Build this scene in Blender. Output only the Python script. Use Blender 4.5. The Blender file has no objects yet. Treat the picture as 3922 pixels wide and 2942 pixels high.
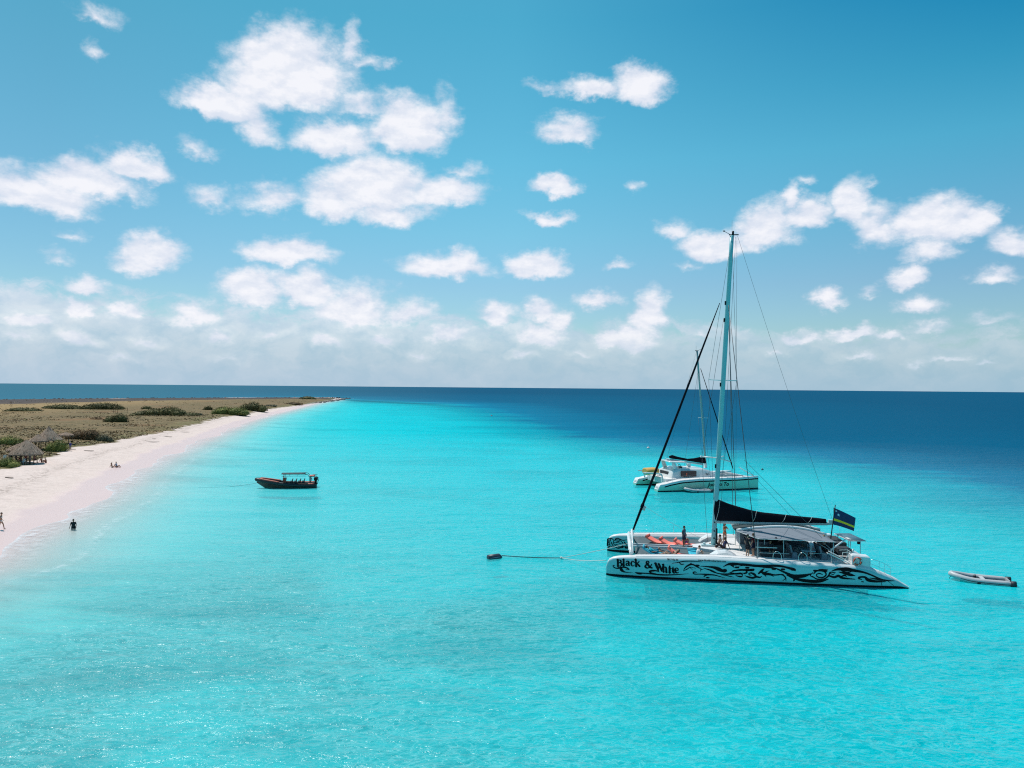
import bpy, bmesh, math, random
import numpy as np
from mathutils import Vector, Matrix, noise as mnoise
R = math.radians
random.seed(7)
sc = bpy.context.scene
col = sc.collection

SKY_TINT_L = [(0.0, (.80, .95, .98)), (.22, (.62, .93, .98)), (.48, (.48, 1.0, .97)), (.75, (.34, 1.02, .95))]
SKY_TINT_C = [(0.0, (.80, 1.0, 1.08)), (.22, (.74, 1.06, 1.13)), (.33, (.66, 1.22, 1.18)), (.48, (.54, 1.32, 1.23)), (.75, (.36, 1.28, 1.18))]
SKY_TINT_R = [(0.0, (.80, 1.0, 1.08)), (.22, (.70, 1.00, 1.10)), (.48, (.38, 1.26, 1.22)), (.60, (.20, 1.12, 1.14)), (.75, (.05, .90, 1.05))]
CLOUD_LO, CLOUD_HI = (216, 224, 240), (250, 249, 254)
BANK_LO, BANK_HI = (160, 190, 216), (224, 226, 238)
HAZE_L, HAZE_R = (180, 203, 224), (158, 194, 216)
SEA = [(.50, .60, .58), (.27, .66, .68), (.06, .64, .68), (.008, .62, .68), (.001, .60, .68)]
SEA_STREAK = (.003, .46, .53, 1)
SEA_WEED = (.004, .27, .28, 1)
SEA_GREY = (.13, .50, .50, 1)
SEA_D = [(.001, .36, .47), (.001, .17, .29), (.001, .105, .20), (.001, .080, .160)]
SEA_FARLEFT = (.045, .165, .225, 1)
WAVE_A, WAVE_B = .75, .5
SEE_DEEP = .48
SEA_ROUGH = .21
GLOSS = .48

# ------------------------------------------------------------------ camera
CAM_H = 14.5
F_PX = 2907.0                      # focal length in photo pixels (photo 3922 x 2942)
PCX, PCY = 1961.0, 1471.0
PITCH, ROLL = R(0.276), R(0.497)
cam_d = bpy.data.cameras.new('camera')
cam = bpy.data.objects.new('camera', cam_d)
col.objects.link(cam)
cam_d.sensor_width = 36
cam_d.lens = 36 * F_PX / 3922
cam_d.clip_start = 0.5
cam_d.clip_end = 120000
ROT = Matrix.Rotation(math.pi / 2 + PITCH, 3, 'X') @ Matrix.Rotation(ROLL, 3, 'Z')
cam.matrix_world = Matrix.Translation((0, 0, CAM_H)) @ ROT.to_4x4()
sc.camera = cam

def G(px, py, z=0.0):
    """photo pixel -> point on the horizontal plane at height z"""
    d = ROT @ Vector(((px - PCX) / F_PX, (PCY - py) / F_PX, -1.0))
    t = (z - CAM_H) / d.z
    return Vector((t * d.x, t * d.y, z))

def ray_dir(px, py):
    return (ROT @ Vector(((px - PCX) / F_PX, (PCY - py) / F_PX, -1.0))).normalized()

# ------------------------------------------------------------------ colour management
sc.view_settings.view_transform = 'Standard'
sc.view_settings.look = 'None'
sc.view_settings.gamma = 1.0
sc.view_settings.exposure = 0.0
sc.view_settings.use_curve_mapping = False
sc.cycles.max_bounces = 8
sc.cycles.transparent_max_bounces = 16
sc.cycles.sample_clamp_indirect = 4.0
sc.cycles.use_denoising = False
sc.cycles.filter_width = 1.15
sc.cycles.caustics_reflective = False
sc.cycles.caustics_refractive = False

# ------------------------------------------------------------------ sun
SUN_EL, SUN_AZ = 62.0, -44.0        # azimuth measured from +Y towards +X
sd = Vector((math.sin(R(SUN_AZ)) * math.cos(R(SUN_EL)), math.cos(R(SUN_AZ)) * math.cos(R(SUN_EL)), math.sin(R(SUN_EL))))
sun_l = bpy.data.lights.new('sun', 'SUN')
sun_l.energy = 4.0
sun_l.angle = R(0.53)
sun_l.color = (1.0, 0.965, 0.92)
sun = bpy.data.objects.new('sun', sun_l)
sun.rotation_euler = (-sd).to_track_quat('-Z', 'Y').to_euler()
sun.location = sd * 200
col.objects.link(sun)

# ------------------------------------------------------------------ world: sky + clouds
class NT:
    """terse node-tree builder"""
    def __init__(s, tree):
        s.t = tree; s.n = tree.nodes; s.l = tree.links; s.n.clear()
    def add(s, kind, **kw):
        nd = s.n.new(kind)
        for k, v in kw.items(): setattr(nd, k, v)
        return nd
    def put(s, sock, v):
        if hasattr(v, 'is_output') or isinstance(v, bpy.types.NodeSocket): s.l.new(v, sock)
        elif v is not None: sock.default_value = v
    def math(s, op, a, b=None, c=None, clamp=False):
        nd = s.add('ShaderNodeMath', operation=op, use_clamp=clamp)
        s.put(nd.inputs[0], a)
        if b is not None: s.put(nd.inputs[1], b)
        if c is not None: s.put(nd.inputs[2], c)
        return nd.outputs[0]
    def vmath(s, op, a, b=None, out=0):
        nd = s.add('ShaderNodeVectorMath', operation=op)
        s.put(nd.inputs[0], a)
        if b is not None: s.put(nd.inputs[1], b)
        return nd.outputs[out]
    def ramp(s, fac, stops, interp='LINEAR'):
        nd = s.add('ShaderNodeValToRGB'); cr = nd.color_ramp; cr.interpolation = interp
        while len(cr.elements) > 1: cr.elements.remove(cr.elements[-1])
        for i, (p, c) in enumerate(stops):
            e = cr.elements[0] if i == 0 else cr.elements.new(p)
            e.position = p; e.color = (*c, 1) if len(c) == 3 else c
        s.put(nd.inputs[0], fac)
        return nd.outputs[0]
    def mix(s, fac, a, b, blend='MIX', clamp=True):
        nd = s.add('ShaderNodeMix', data_type='RGBA', blend_type=blend); nd.clamp_factor = clamp
        s.put(nd.inputs[0], fac); s.put(nd.inputs[6], a); s.put(nd.inputs[7], b)
        return nd.outputs[2]
    def mr(s, v, a, b, c=0.0, d=1.0, smooth=False):
        nd = s.add('ShaderNodeMapRange'); nd.clamp = True
        if smooth: nd.interpolation_type = 'SMOOTHSTEP'
        s.put(nd.inputs[0], v)
        for i, x in enumerate((a, b, c, d)): s.put(nd.inputs[i + 1], x)
        return nd.outputs[0]
    def noise(s, vec, scale, detail=4, rough=0.5, dist=0.0, out=0, typ=None):
        nd = s.add('ShaderNodeTexNoise')
        if typ: nd.noise_type = typ
        if vec is not None: s.put(nd.inputs['Vector'], vec)
        nd.inputs['Scale'].default_value = scale; nd.inputs['Detail'].default_value = detail
        nd.inputs['Roughness'].default_value = rough; nd.inputs['Distortion'].default_value = dist
        return nd.outputs[out]
    def mapping(s, vec, loc=(0, 0, 0), rot=(0, 0, 0), scale=(1, 1, 1)):
        nd = s.add('ShaderNodeMapping'); s.put(nd.inputs[0], vec)
        nd.inputs[1].default_value = loc; nd.inputs[2].default_value = rot; nd.inputs[3].default_value = scale
        return nd.outputs[0]
    def comb(s, x, y, z):
        nd = s.add('ShaderNodeCombineXYZ')
        for i, v in enumerate((x, y, z)): s.put(nd.inputs[i], v)
        return nd.outputs[0]
    def sep(s, v):
        nd = s.add('ShaderNodeSeparateXYZ'); s.put(nd.inputs[0], v); return nd.outputs

def srgb(r, g, b):
    f = lambda c: c / 12.92 if c <= 0.04045 else ((c + 0.055) / 1.055) ** 2.4
    return tuple(f(x / 255.0) for x in (r, g, b))

world = bpy.data.worlds.new('World')
sc.world = world
world.use_nodes = True
W = NT(world.node_tree)
tc = W.add('ShaderNodeTexCoord').outputs['Generated']
sky = W.add('ShaderNodeTexSky', sky_type='NISHITA')
sky.sun_disc = False
sky.sun_elevation = R(SUN_EL)
sky.sun_rotation = R(SUN_AZ)
sky.altitude = 10; sky.air_density = 1.0; sky.dust_density = 0.6; sky.ozone_density = 1.6
X, Y, Z = W.sep(tc)[:3]
az = W.math('ARCTAN2', X, Y)                     # radians, 0 = +Y, + to the right
el = W.math('ARCSINE', Z)
# the deeper blue away from the sun, on the right of the photo
tint = W.ramp(W.mr(el, 0.0, 0.6), SKY_TINT_L)
tint2 = W.ramp(W.mr(el, 0.0, 0.6), SKY_TINT_R)
tint1 = W.ramp(W.mr(el, 0.0, 0.6), SKY_TINT_C)
tint = W.mix(W.mr(az, -0.55, 0.0), tint, tint1)
tint = W.mix(W.mr(az, 0.0, 0.58), tint, tint2)
skyc = W.mix(1.0, sky.outputs[0], tint, 'MULTIPLY')

# clouds: (px, py, half width px, half height px, strength) centred where they hang in the sky
CLOUDS = [
 (1120, 255, 255, 150, 1.2), (830, 385, 190, 72, .95), (940, 320, 130, 85, .6), (1345, 170, 45, 85, .42), (1400, 230, 60, 30, .35), (980, 470, 100, 75, .65),
 (1290, 520, 180, 75, .85), (1560, 470, 150, 115, .95), (1400, 400, 120, 50, .55), (1700, 420, 60, 90, .4),
 (1440, 700, 230, 115, 1.0), (1260, 760, 150, 80, .8), (1700, 730, 160, 75, .8), (1040, 745, 120, 65, .6), (1500, 800, 160, 60, .7),
 (110, 730, 240, 90, .85), (330, 680, 190, 85, .9), (510, 630, 150, 60, .85), (20, 700, 140, 90, .7), (500, 720, 90, 45, .4),
 (820, 740, 80, 55, .45), (590, 970, 135, 85, .9), (1120, 970, 165, 62, .9), (340, 1075, 95, 42, .65), (1700, 1020, 185, 55, .75), (1760, 985, 70, 50, .6),
 (2060, 1010, 115, 62, .95), (2130, 700, 90, 48, .8), (2090, 830, 100, 32, .65), (2450, 320, 130, 75, .9), (2250, 350, 150, 40, .6),
 (2180, 500, 110, 50, .6), (2350, 1020, 50, 22, .35), (2590, 870, 70, 40, .45), (2440, 715, 40, 28, .3),
 (2740, 930, 150, 65, .8), (2930, 870, 130, 100, .9), (3080, 830, 110, 60, .75), (3010, 760, 45, 60, .6),
 (3260, 800, 80, 90, .75), (3350, 880, 90, 90, .6), (3580, 850, 190, 95, .95), (3760, 840, 80, 75, .8), (3560, 960, 110, 70, .65), (3900, 920, 120, 60, .6),
 (3490, 1070, 90, 50, .75), (3790, 1060, 90, 40, .5), (3170, 1155, 75, 38, .65), (3530, 1170, 100, 42, .6), (3330, 1125, 60, 25, .35),
 (2290, 1150, 80, 40, .6), (330, 40, 90, 38, .4), (340, 190, 40, 30, .3), (3560, 1250, 110, 32, .4), (3800, 1230, 120, 30, .35), (190, 980, 70, 25, .3),
 # towering heaps low over the horizon
 (320, 1170, 55, 60, .8), (350, 1190, 70, 40, .7), (960, 1120, 150, 80, .9), (1180, 1110, 130, 80, .9), (1340, 1180, 190, 90, .75), (730, 1190, 120, 60, .65),
 (500, 1170, 90, 55, .6), (110, 1210, 130, 60, .6), (1560, 1200, 120, 60, .6), (1720, 1290, 120, 55, .6), (1900, 1210, 90, 50, .6), (2070, 1200, 90, 60, .65), (2080, 1280, 140, 60, .65),
 (2140, 1230, 60, 60, .7), (2480, 1200, 70, 110, .75), (2330, 1290, 70, 55, .7), (2430, 1290, 110, 70, .65), (3060, 1280, 120, 36, .7), (3270, 1275, 120, 34, .75), (3430, 1280, 90, 26, .5),
 (2680, 1270, 60, 30, .35), (60, 1290, 110, 45, .45), (300, 1300, 130, 42, .5), (560, 1290, 110, 45, .5), (820, 1280, 90, 40, .5), (1040, 1260, 120, 50, .5),
 (1250, 1300, 110, 40, .5), (1480, 1300, 100, 35, .5), (1640, 1350, 90, 28, .42), (1990, 1350, 100, 30, .42), (2220, 1340, 90, 30, .42), (440, 1370, 130, 25, .38), (900, 1360, 130, 25, .38),
 (2950, 1330, 110, 26, .42), (3300, 1350, 110, 22, .4), (3640, 1370, 120, 24, .42), (3780, 1385, 70, 20, .4), (3520, 1380, 60, 18, .38), (1480, 235, 40, 18, .3), (1770, 640, 70, 30, .3), (250, 900, 60, 24, .28), (760, 560, 70, 24, .28), (2640, 1010, 60, 22, .28), (3060, 700, 50, 24, .28), (3330, 720, 40, 18, .26), (2100, 350, 60, 22, .3),
]
vec = W.comb(az, el, 0.0)
# domain warp for billowy outlines
w1 = W.noise(W.mapping(vec, scale=(7, 10, 1)), 1.0, 2, .5, out=1)
w2 = W.noise(W.mapping(vec, loc=(3.1, 7.7, 0), scale=(28, 38, 1)), 1.0, 5, .62, out=1)
w1 = W.vmath('SUBTRACT', w1, (0.5, 0.5, 0.5)); w2 = W.vmath('SUBTRACT', w2, (0.5, 0.5, 0.5))
wv = W.vmath('ADD', vec, W.vmath('MULTIPLY', w1, (0.06, 0.035, 0)))
wv = W.vmath('ADD', wv, W.vmath('MULTIPLY', w2, (0.045, 0.035, 0)))
field = None; lift = None
for (px, py, hw, hh, st) in CLOUDS:
    d = ray_dir(px, py)
    a0, e0 = math.atan2(d.x, d.y), math.asin(d.z)
    sx, sy = 1.18 * hw / F_PX * math.cos(a0) ** 1.6, 1.18 * hh / F_PX * math.cos(a0)
    e0 -= .22 * hh / F_PX; sy *= 1.18     # flatter, sharper base than top
    p = W.vmath('MULTIPLY', W.vmath('SUBTRACT', wv, (a0, e0, 0)), (1 / sx, 1 / sy, 0))
    p = W.vmath('MAXIMUM', p, W.vmath('MULTIPLY', p, (-1, -1.75, 0)))
    v = W.math('SUBTRACT', 1.0, W.vmath('LENGTH', p, out=1))
    v = W.math('MULTIPLY', v, st)
    if field is None: field = v
    else:
        nd = W.add('ShaderNodeMath', operation='SMOOTH_MAX')
        W.put(nd.inputs[0], field); W.put(nd.inputs[1], v); nd.inputs[2].default_value = 0.12
        field = nd.outputs[0]
fb = W.noise(W.mapping(vec, scale=(13, 24, 1)), 1.0, 9, .60)
fb2 = W.noise(W.mapping(vec, loc=(5, 1, 0), scale=(60, 90, 1)), 1.0, 6, .65)
dens = W.math('ADD', field, W.math('MULTIPLY', W.math('SUBTRACT', fb, 0.5), 0.75))
dens = W.math('ADD', dens, W.math('MULTIPLY', W.math('SUBTRACT', fb2, 0.5), 0.30))
cover = W.mr(dens, -0.05, 0.47, 0.0, 1.0, smooth=True)
# low bank of distant cloud along the horizon, thicker to the left
bank_n = W.noise(W.mapping(wv, loc=(2, 3, 0), scale=(13, 30, 1)), 1.0, 8, .62)
top = W.mr(az, -0.5, 0.65, 0.125, 0.085)
bank_e = W.mr(W.math('SUBTRACT', top, el), -0.035, 0.05, -0.55, 0.30)
bank = W.mr(W.math('ADD', bank_n, bank_e), 0.44, 0.66, 0.0, 1.0, smooth=True)
bank = W.math('MULTIPLY', bank, W.mr(az, -0.5, 0.6, 0.72, 0.50))
alpha = W.math('MAXIMUM', W.math('MULTIPLY', cover, 0.94), bank)
# cloud brightness: dense hearts and tops bright, thin bases a cool grey
shade_n = W.noise(W.mapping(wv, loc=(1, 9, 0), scale=(22, 30, 1)), 1.0, 7, .6)
fbo = W.noise(W.mapping(W.vmath('ADD', vec, (-.004, .007, 0)), scale=(13, 24, 1)), 1.0, 9, .60)
emb = W.mr(W.math('SUBTRACT', fb, fbo), -.08, .08, -.32, .32)
br = W.math('ADD', W.math('ADD', W.mr(dens, 0.1, 0.9, 0.15, 0.75), W.mr(shade_n, 0.35, 0.65, 0.0, 0.3)), emb, clamp=True)
cl_hi = W.mix(br, srgb(*CLOUD_LO) + (1,), srgb(*CLOUD_HI) + (1,))
bank_c = W.mix(W.math('ADD', W.mr(shade_n, 0.38, 0.62, 0, .7), W.mr(bank_n, .5, .7, 0, .4), clamp=True), srgb(*BANK_LO) + (1,), srgb(*BANK_HI) + (1,))
lowmix = W.mr(el, 0.03, 0.15)
cc = W.mix(lowmix, W.mix(cover, bank_c, cl_hi), cl_hi)
# sky radiance is sky texture x 0.1; cloud colours are given as picture values, so divide by 0.1
cc = W.mix(1.0, cc, (10, 10, 10, 1), 'MULTIPLY')
final = W.mix(alpha, skyc, cc)
# thin haze layer hugging the horizon
hz = W.mr(el, 0.0, 0.085, 0.72, 0.0, smooth=True)
hcol = W.mix(W.mr(az, -0.6, 0.6), srgb(*HAZE_L) + (1,), srgb(*HAZE_R) + (1,))
final = W.mix(hz, final, W.mix(1.0, hcol, (10, 10, 10, 1), 'MULTIPLY'))
bg = W.add('ShaderNodeBackground'); W.put(bg.inputs[0], final); bg.inputs[1].default_value = 0.1
wo = W.add('ShaderNodeOutputWorld'); W.l.new(bg.outputs[0], wo.inputs[0])
world.cycles.sampling_method = 'MANUAL'
world.cycles.sample_map_resolution = 512

# ------------------------------------------------------------------ object helpers
def tag(o, label=None, cat=None, group=None, kind=None):
    if label: o['label'] = label
    if cat: o['category'] = cat
    if group: o['group'] = group
    if kind: o['kind'] = kind
    return o

def empty(name, loc=(0, 0, 0), rz=0.0, **kw):
    o = bpy.data.objects.new(name, None); col.objects.link(o)
    o.empty_display_size = 0.3
    o.location = loc; o.rotation_euler = (0, 0, rz)
    return tag(o, **kw)

def catmull(pts, n=8):
    """smooth curve through the points (any dimension, rows of floats)"""
    P = [np.array(p, float) for p in pts]
    if len(P) < 3: return [tuple(p) for p in P]
    out = []
    for i in range(len(P) - 1):
        p0 = P[i - 1] if i > 0 else 2 * P[0] - P[1]
        p1, p2 = P[i], P[i + 1]
        p3 = P[i + 2] if i + 2 < len(P) else 2 * P[-1] - P[-2]
        for k in range(n):
            t = k / n
            out.append(tuple(0.5 * (2 * p1 + (p2 - p0) * t + (2 * p0 - 5 * p1 + 4 * p2 - p3) * t * t + (3 * p1 - p0 - 3 * p2 + p3) * t ** 3)))
    out.append(tuple(P[-1]))
    return out

class MB:
    """mesh builder: collects shapes, builds ONE mesh object"""
    def __init__(s): s.v = []; s.f = []; s.m = []; s.sm = []; s.mi = 0
    def face(s, idx, smooth=False): s.f.append(tuple(idx)); s.m.append(s.mi); s.sm.append(smooth)
    def box(s, c, size, rot=None):
        c = Vector(c); hx, hy, hz = [q / 2 for q in size]; b = len(s.v)
        for dz in (-hz, hz):
            for dx, dy in ((-hx, -hy), (hx, -hy), (hx, hy), (-hx, hy)):
                p = Vector((dx, dy, dz))
                if rot is not None: p = rot @ p
                s.v.append(c + p)
        for f in ((3, 2, 1, 0), (4, 5, 6, 7), (0, 1, 5, 4), (1, 2, 6, 5), (2, 3, 7, 6), (3, 0, 4, 7)): s.face([b + i for i in f])
        return s
    def loft(s, rings, closed=True, cap=True, smooth=True):
        """rings: lists of equally many points"""
        b = len(s.v); n = len(rings[0])
        for r in rings: s.v.extend(Vector(p) for p in r)
        for i in range(len(rings) - 1):
            for j in range(n if closed else n - 1):
                k = (j + 1) % n
                s.face((b + i * n + j, b + i * n + k, b + (i + 1) * n + k, b + (i + 1) * n + j), smooth)
        if cap:
            s.face([b + j for j in reversed(range(n))]); s.face([b + (len(rings) - 1) * n + j for j in range(n)])
        return s
    def tube(s, pts, r, seg=8, flat=1.0, cap=True, up=None):
        pts = [Vector(p) for p in pts]; n = len(pts)
        rr = r if isinstance(r, (list, tuple)) else [r] * n
        rings = []; prev = None
        for i, p in enumerate(pts):
            d = (pts[min(i + 1, n - 1)] - pts[max(i - 1, 0)])
            d = d.normalized() if d.length > 1e-9 else Vector((0, 0, 1))
            if prev is None:
                a = Vector(up) if up else (Vector((0, 0, 1)) if abs(d.z) < 0.9 else Vector((1, 0, 0)))
                u = (a - d * a.dot(d)).normalized()
            else: u = (prev - d * prev.dot(d)); u = u.normalized() if u.length > 1e-6 else prev
            prev = u; w = d.cross(u)
            rings.append([p + u * rr[i] * math.cos(2 * math.pi * k / seg) + w * rr[i] * flat * math.sin(2 * math.pi * k / seg) for k in range(seg)])
        return s.loft(rings, True, cap)
    def ball(s, c, r, seg=10, rings=7, rot=None):
        r = (r, r, r) if not isinstance(r, (tuple, list)) else r
        c = Vector(c); rs = []
        for i in range(1, rings):
            t = math.pi * i / rings
            q = []
            for k in range(seg):
                a = 2 * math.pi * k / seg
                p = Vector((r[0] * math.sin(t) * math.cos(a), r[1] * math.sin(t) * math.sin(a), -r[2] * math.cos(t)))
                if rot is not None: p = rot @ p
                q.append(c + p)
            rs.append(q)
        b = len(s.v); s.loft(rs, True, False)
        z = Vector((0, 0, r[2]))
        if rot is not None: z = rot @ z
        lo = len(s.v); s.v.append(c - z); hi = len(s.v); s.v.append(c + z)
        for k in range(seg):
            s.face((b + (k + 1) % seg, b + k, lo), True); s.face((b + (rings - 2) * seg + k, b + (rings - 2) * seg + (k + 1) % seg, hi), True)
        return s
    def prism(s, poly, a, b, fn):
        """polygon (u,v) extruded from depth a to b; fn(u,v,d)->point"""
        n = len(poly); k = len(s.v)
        for d in (a, b): s.v.extend(Vector(fn(u, v, d)) for u, v in poly)
        s.face([k + i for i in range(n)]); s.face([k + n + i for i in reversed(range(n))])
        for i in range(n):
            j = (i + 1) % n; s.face((k + i, k + n + i, k + n + j, k + j))
        return s
    def grid(s, fn, nu, nv, smooth=True):
        b = len(s.v)
        for i in range(nu + 1):
            for j in range(nv + 1): s.v.append(Vector(fn(i / nu, j / nv)))
        for i in range(nu):
            for j in range(nv):
                q = b + i * (nv + 1) + j; s.face((q, q + nv + 1, q + nv + 2, q + 1), smooth)
        return s
    def sheet(s, fn, nu, nv, th=0.02):
        """a curved panel with thickness"""
        P = [[Vector(fn(i / nu, j / nv)) for j in range(nv + 1)] for i in range(nu + 1)]
        b = len(s.v); n = (nu + 1) * (nv + 1)
        nrm = (P[min(1, nu)][0] - P[0][0]).cross(P[0][min(1, nv)] - P[0][0]).normalized()
        for off in (0, -th):
            for r in P:
                for p in r: s.v.append(p + nrm * off)
        ix = lambda i, j, k: b + k * n + i * (nv + 1) + j
        for i in range(nu):
            for j in range(nv):
                s.face((ix(i, j, 0), ix(i + 1, j, 0), ix(i + 1, j + 1, 0), ix(i, j + 1, 0)), True)
                s.face((ix(i, j, 1), ix(i, j + 1, 1), ix(i + 1, j + 1, 1), ix(i + 1, j, 1)), True)
        for i in range(nu):
            s.face((ix(i, 0, 0), ix(i, 0, 1), ix(i + 1, 0, 1), ix(i + 1, 0, 0))); s.face((ix(i, nv, 0), ix(i + 1, nv, 0), ix(i + 1, nv, 1), ix(i, nv, 1)))
        for j in range(nv):
            s.face((ix(0, j, 0), ix(0, j + 1, 0), ix(0, j + 1, 1), ix(0, j, 1))); s.face((ix(nu, j, 0), ix(nu, j, 1), ix(nu, j + 1, 1), ix(nu, j + 1, 0)))
        return s
    def build(s, name, mat, parent=None, **kw):
        me = bpy.data.meshes.new(name)
        me.from_pydata([tuple(p) for p in s.v], [], s.f)
        mats = mat if isinstance(mat, (list, tuple)) else [mat]
        for m in mats: me.materials.append(m)
        me.polygons.foreach_set('material_index', s.m)
        me.polygons.foreach_set('use_smooth', s.sm)
        me.update()
        o = bpy.data.objects.new(name, me); col.objects.link(o)
        if parent is not None: o.parent = parent
        return tag(o, **kw)

def principled(name, color, rough=0.5, metallic=0.0, spec=0.5, vary=0.0, vscale=3.0, bump=0.0, bscale=20.0, coat=0.0, sheen=0.0):
    m = bpy.data.materials.new(name); m.use_nodes = True
    T = NT(m.node_tree)
    b = T.add('ShaderNodeBsdfPrincipled')
    T.put(b.inputs['Base Color'], (*color, 1)); b.inputs['Roughness'].default_value = rough
    b.inputs['Metallic'].default_value = metallic; b.inputs['Specular IOR Level'].default_value = spec
    b.inputs['Coat Weight'].default_value = coat
    o = T.add('ShaderNodeTexCoord').outputs['Object']
    if vary:
        n = T.noise(o, vscale, 5, .6)
        f = T.mr(n, .3, .7, 1 - vary, 1 + vary * .6)
        T.put(b.inputs['Base Color'], T.mix(1.0, (*color, 1), T.comb(f, f, f), 'MULTIPLY'))
        T.put(b.inputs['Roughness'], T.mr(n, .3, .7, max(0.02, rough - .12), min(1, rough + .12)))
    if bump:
        bp = T.add('ShaderNodeBump'); bp.inputs['Strength'].default_value = bump; bp.inputs['Distance'].default_value = 0.02
        T.put(bp.inputs['Height'], T.noise(o, bscale, 4, .6)); T.put(b.inputs['Normal'], bp.outputs[0])
    T.l.new(b.outputs[0], T.add('ShaderNodeOutputMaterial').inputs[0])
    return m

# ------------------------------------------------------------------ coast: signed distances
def poly_dist(px, py, poly):
    """distance to a closed polygon outline, positive inside"""
    n = len(poly); best = np.full(px.shape, 1e18); inside = np.zeros(px.shape, bool)
    for i in range(n):
        x0, y0 = poly[i]; x1, y1 = poly[(i + 1) % n]
        dx, dy = x1 - x0, y1 - y0; L = dx * dx + dy * dy + 1e-9
        t = np.clip(((px - x0) * dx + (py - y0) * dy) / L, 0, 1)
        best = np.minimum(best, (px - x0 - t * dx) ** 2 + (py - y0 - t * dy) ** 2)
        c = ((y0 > py) != (y1 > py)) & (px < dx * (py - y0) / (dy if abs(dy) > 1e-12 else 1e-12) + x0)
        inside ^= c
    d = np.sqrt(best)
    return np.where(inside, d, -d)

def vnoise(px, py, sc_, seed=0.0):
    f = np.empty(px.size)
    for i, (a, b) in enumerate(zip(px.ravel(), py.ravel())): f[i] = mnoise.noise((a * sc_ + seed, b * sc_, seed * 1.7))
    return f.reshape(px.shape)

SHORE_PX = [(-60, 2170), (60, 2090), (130, 2046), (230, 1990), (330, 1938), (430, 1876), (520, 1812), (600, 1768), (700, 1722), (790, 1684),
            (880, 1646), (960, 1614), (1030, 1592), (1100, 1574), (1170, 1556), (1215, 1544), (1262, 1537), (1300, 1531), (1335, 1525)]
VEG_PX = [(-60, 1800), (30, 1790), (110, 1772), (170, 1750), (240, 1722), (330, 1706), (420, 1692), (500, 1676), (590, 1656), (660, 1645), (720, 1628), (800, 1606),
          (880, 1590), (945, 1580), (1010, 1566), (1080, 1556), (1150, 1546), (1210, 1538), (1262, 1530)]
NORTH_PX = [(1335, 1523), (1290, 1521), (1200, 1521.5), (1000, 1522), (800, 1523), (600, 1524), (400, 1525), (200, 1527), (0, 1529), (-300, 1533)]
shore = [G(x, y, 0) for x, y in SHORE_PX]
north = [G(x, y, 1.2) for x, y in NORTH_PX]
LAND = [(p.x, p.y) for p in shore + north]
LAND += [(-1400, 560), (-1400, -1200), (-105, -1200), (-75, -300)]
veg = [G(x, y, 1.5) for x, y in VEG_PX]
VEGP = [(p.x, p.y) for p in veg + [G(x, y, 2.0) for x, y in NORTH_PX[1:]]] + [(-1390, 556), (-1390, -1190), (-135, -1190), (-110, -290), (-80, 60)]
DEEP_PX = [(1180, 1521), (1330, 1531), (1500, 1538), (1720, 1549), (1850, 1572), (1950, 1600), (2080, 1640), (2216, 1676), (2480, 1715), (2925, 1735), (3370, 1800), (3700, 1862), (3990, 1945)]
deepb = [G(x, y, 0) for x, y in DEEP_PX]
DEEP = [(p.x, p.y) for p in deepb] + [(400, 40), (60000, -60000), (60000, 90000), (-60000, 90000), (-60000, 700), (-1400, 560)] + [(p.x - 3, p.y + 3) for p in reversed(north[2:])]

def polar_grid(r0, r1, n, a0, a1, m, extra=()):
    rs = list(np.geomspace(.5, r0, 8)[:-1]) + list(np.geomspace(r0, r1, n)) + list(extra)
    # fine in front, coarse behind, a full turn
    az_ = np.concatenate([np.linspace(R(a0), R(a1), m), np.linspace(R(a1), R(a0 + 360), 48)[1:]])
    RR, AA = np.meshgrid(rs, az_, indexing='ij')
    return RR * np.sin(AA), RR * np.cos(AA)

def ground_height(d, vd, x, y):
    z = np.where(d < 0, np.maximum(d * 0.06, -1.45), np.where(d < 5, d * 0.055, np.where(d < 15, .275 + (d - 5) * 0.105, 1.325 + np.minimum(d - 15, 60) * 0.008)))
    z = z + np.exp(-np.abs(d) / 7) * (0.16 * vnoise(x, y, 0.06, 5.5) + .09 * vnoise(x, y, 0.17, 2.2))
    n1 = vnoise(x, y, 0.045, 3.1); n2 = vnoise(x, y, 0.2, 9.0)
    z = z + np.where(vd > 0, np.clip(vd / 6, 0, 1) * (0.30 + 0.45 * n1 + 0.12 * n2), 0)
    z = z + np.where((d > 3) & (vd <= 0), 0.09 * n2, 0)
    # low wall of broken coral along the far (north) shore
    return z

def mesh_from_grid(name, X, Y, Z, keep, mats, attrs=None, parent=None):
    nu, nv = X.shape
    idx = -np.ones(X.shape, int)
    used = np.zeros(X.shape, bool)
    kf = keep
    used[:-1, :-1] |= kf; used[1:, :-1] |= kf; used[:-1, 1:] |= kf; used[1:, 1:] |= kf
    idx[used] = np.arange(used.sum())
    V = np.stack([X[used], Y[used], Z[used]], 1)
    ii, jj = np.nonzero(kf)
    Fc = np.stack([idx[ii, jj], idx[ii, jj + 1], idx[ii + 1, jj + 1], idx[ii + 1, jj]], 1)
    me = bpy.data.meshes.new(name)
    me.from_pydata(V.tolist(), [], Fc.tolist())
    me.materials.append(mats)
    me.polygons.foreach_set('use_smooth', [True] * len(me.polygons))
    for k, A in (attrs or {}).items():
        at = me.attributes.new(k, 'FLOAT', 'POINT'); at.data.foreach_set('value', A[used].astype(np.float32))
    me.update()
    if me.polygons[0].normal.z < 0: me.flip_normals()
    o = bpy.data.objects.new(name, me); col.objects.link(o)
    return o

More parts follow.
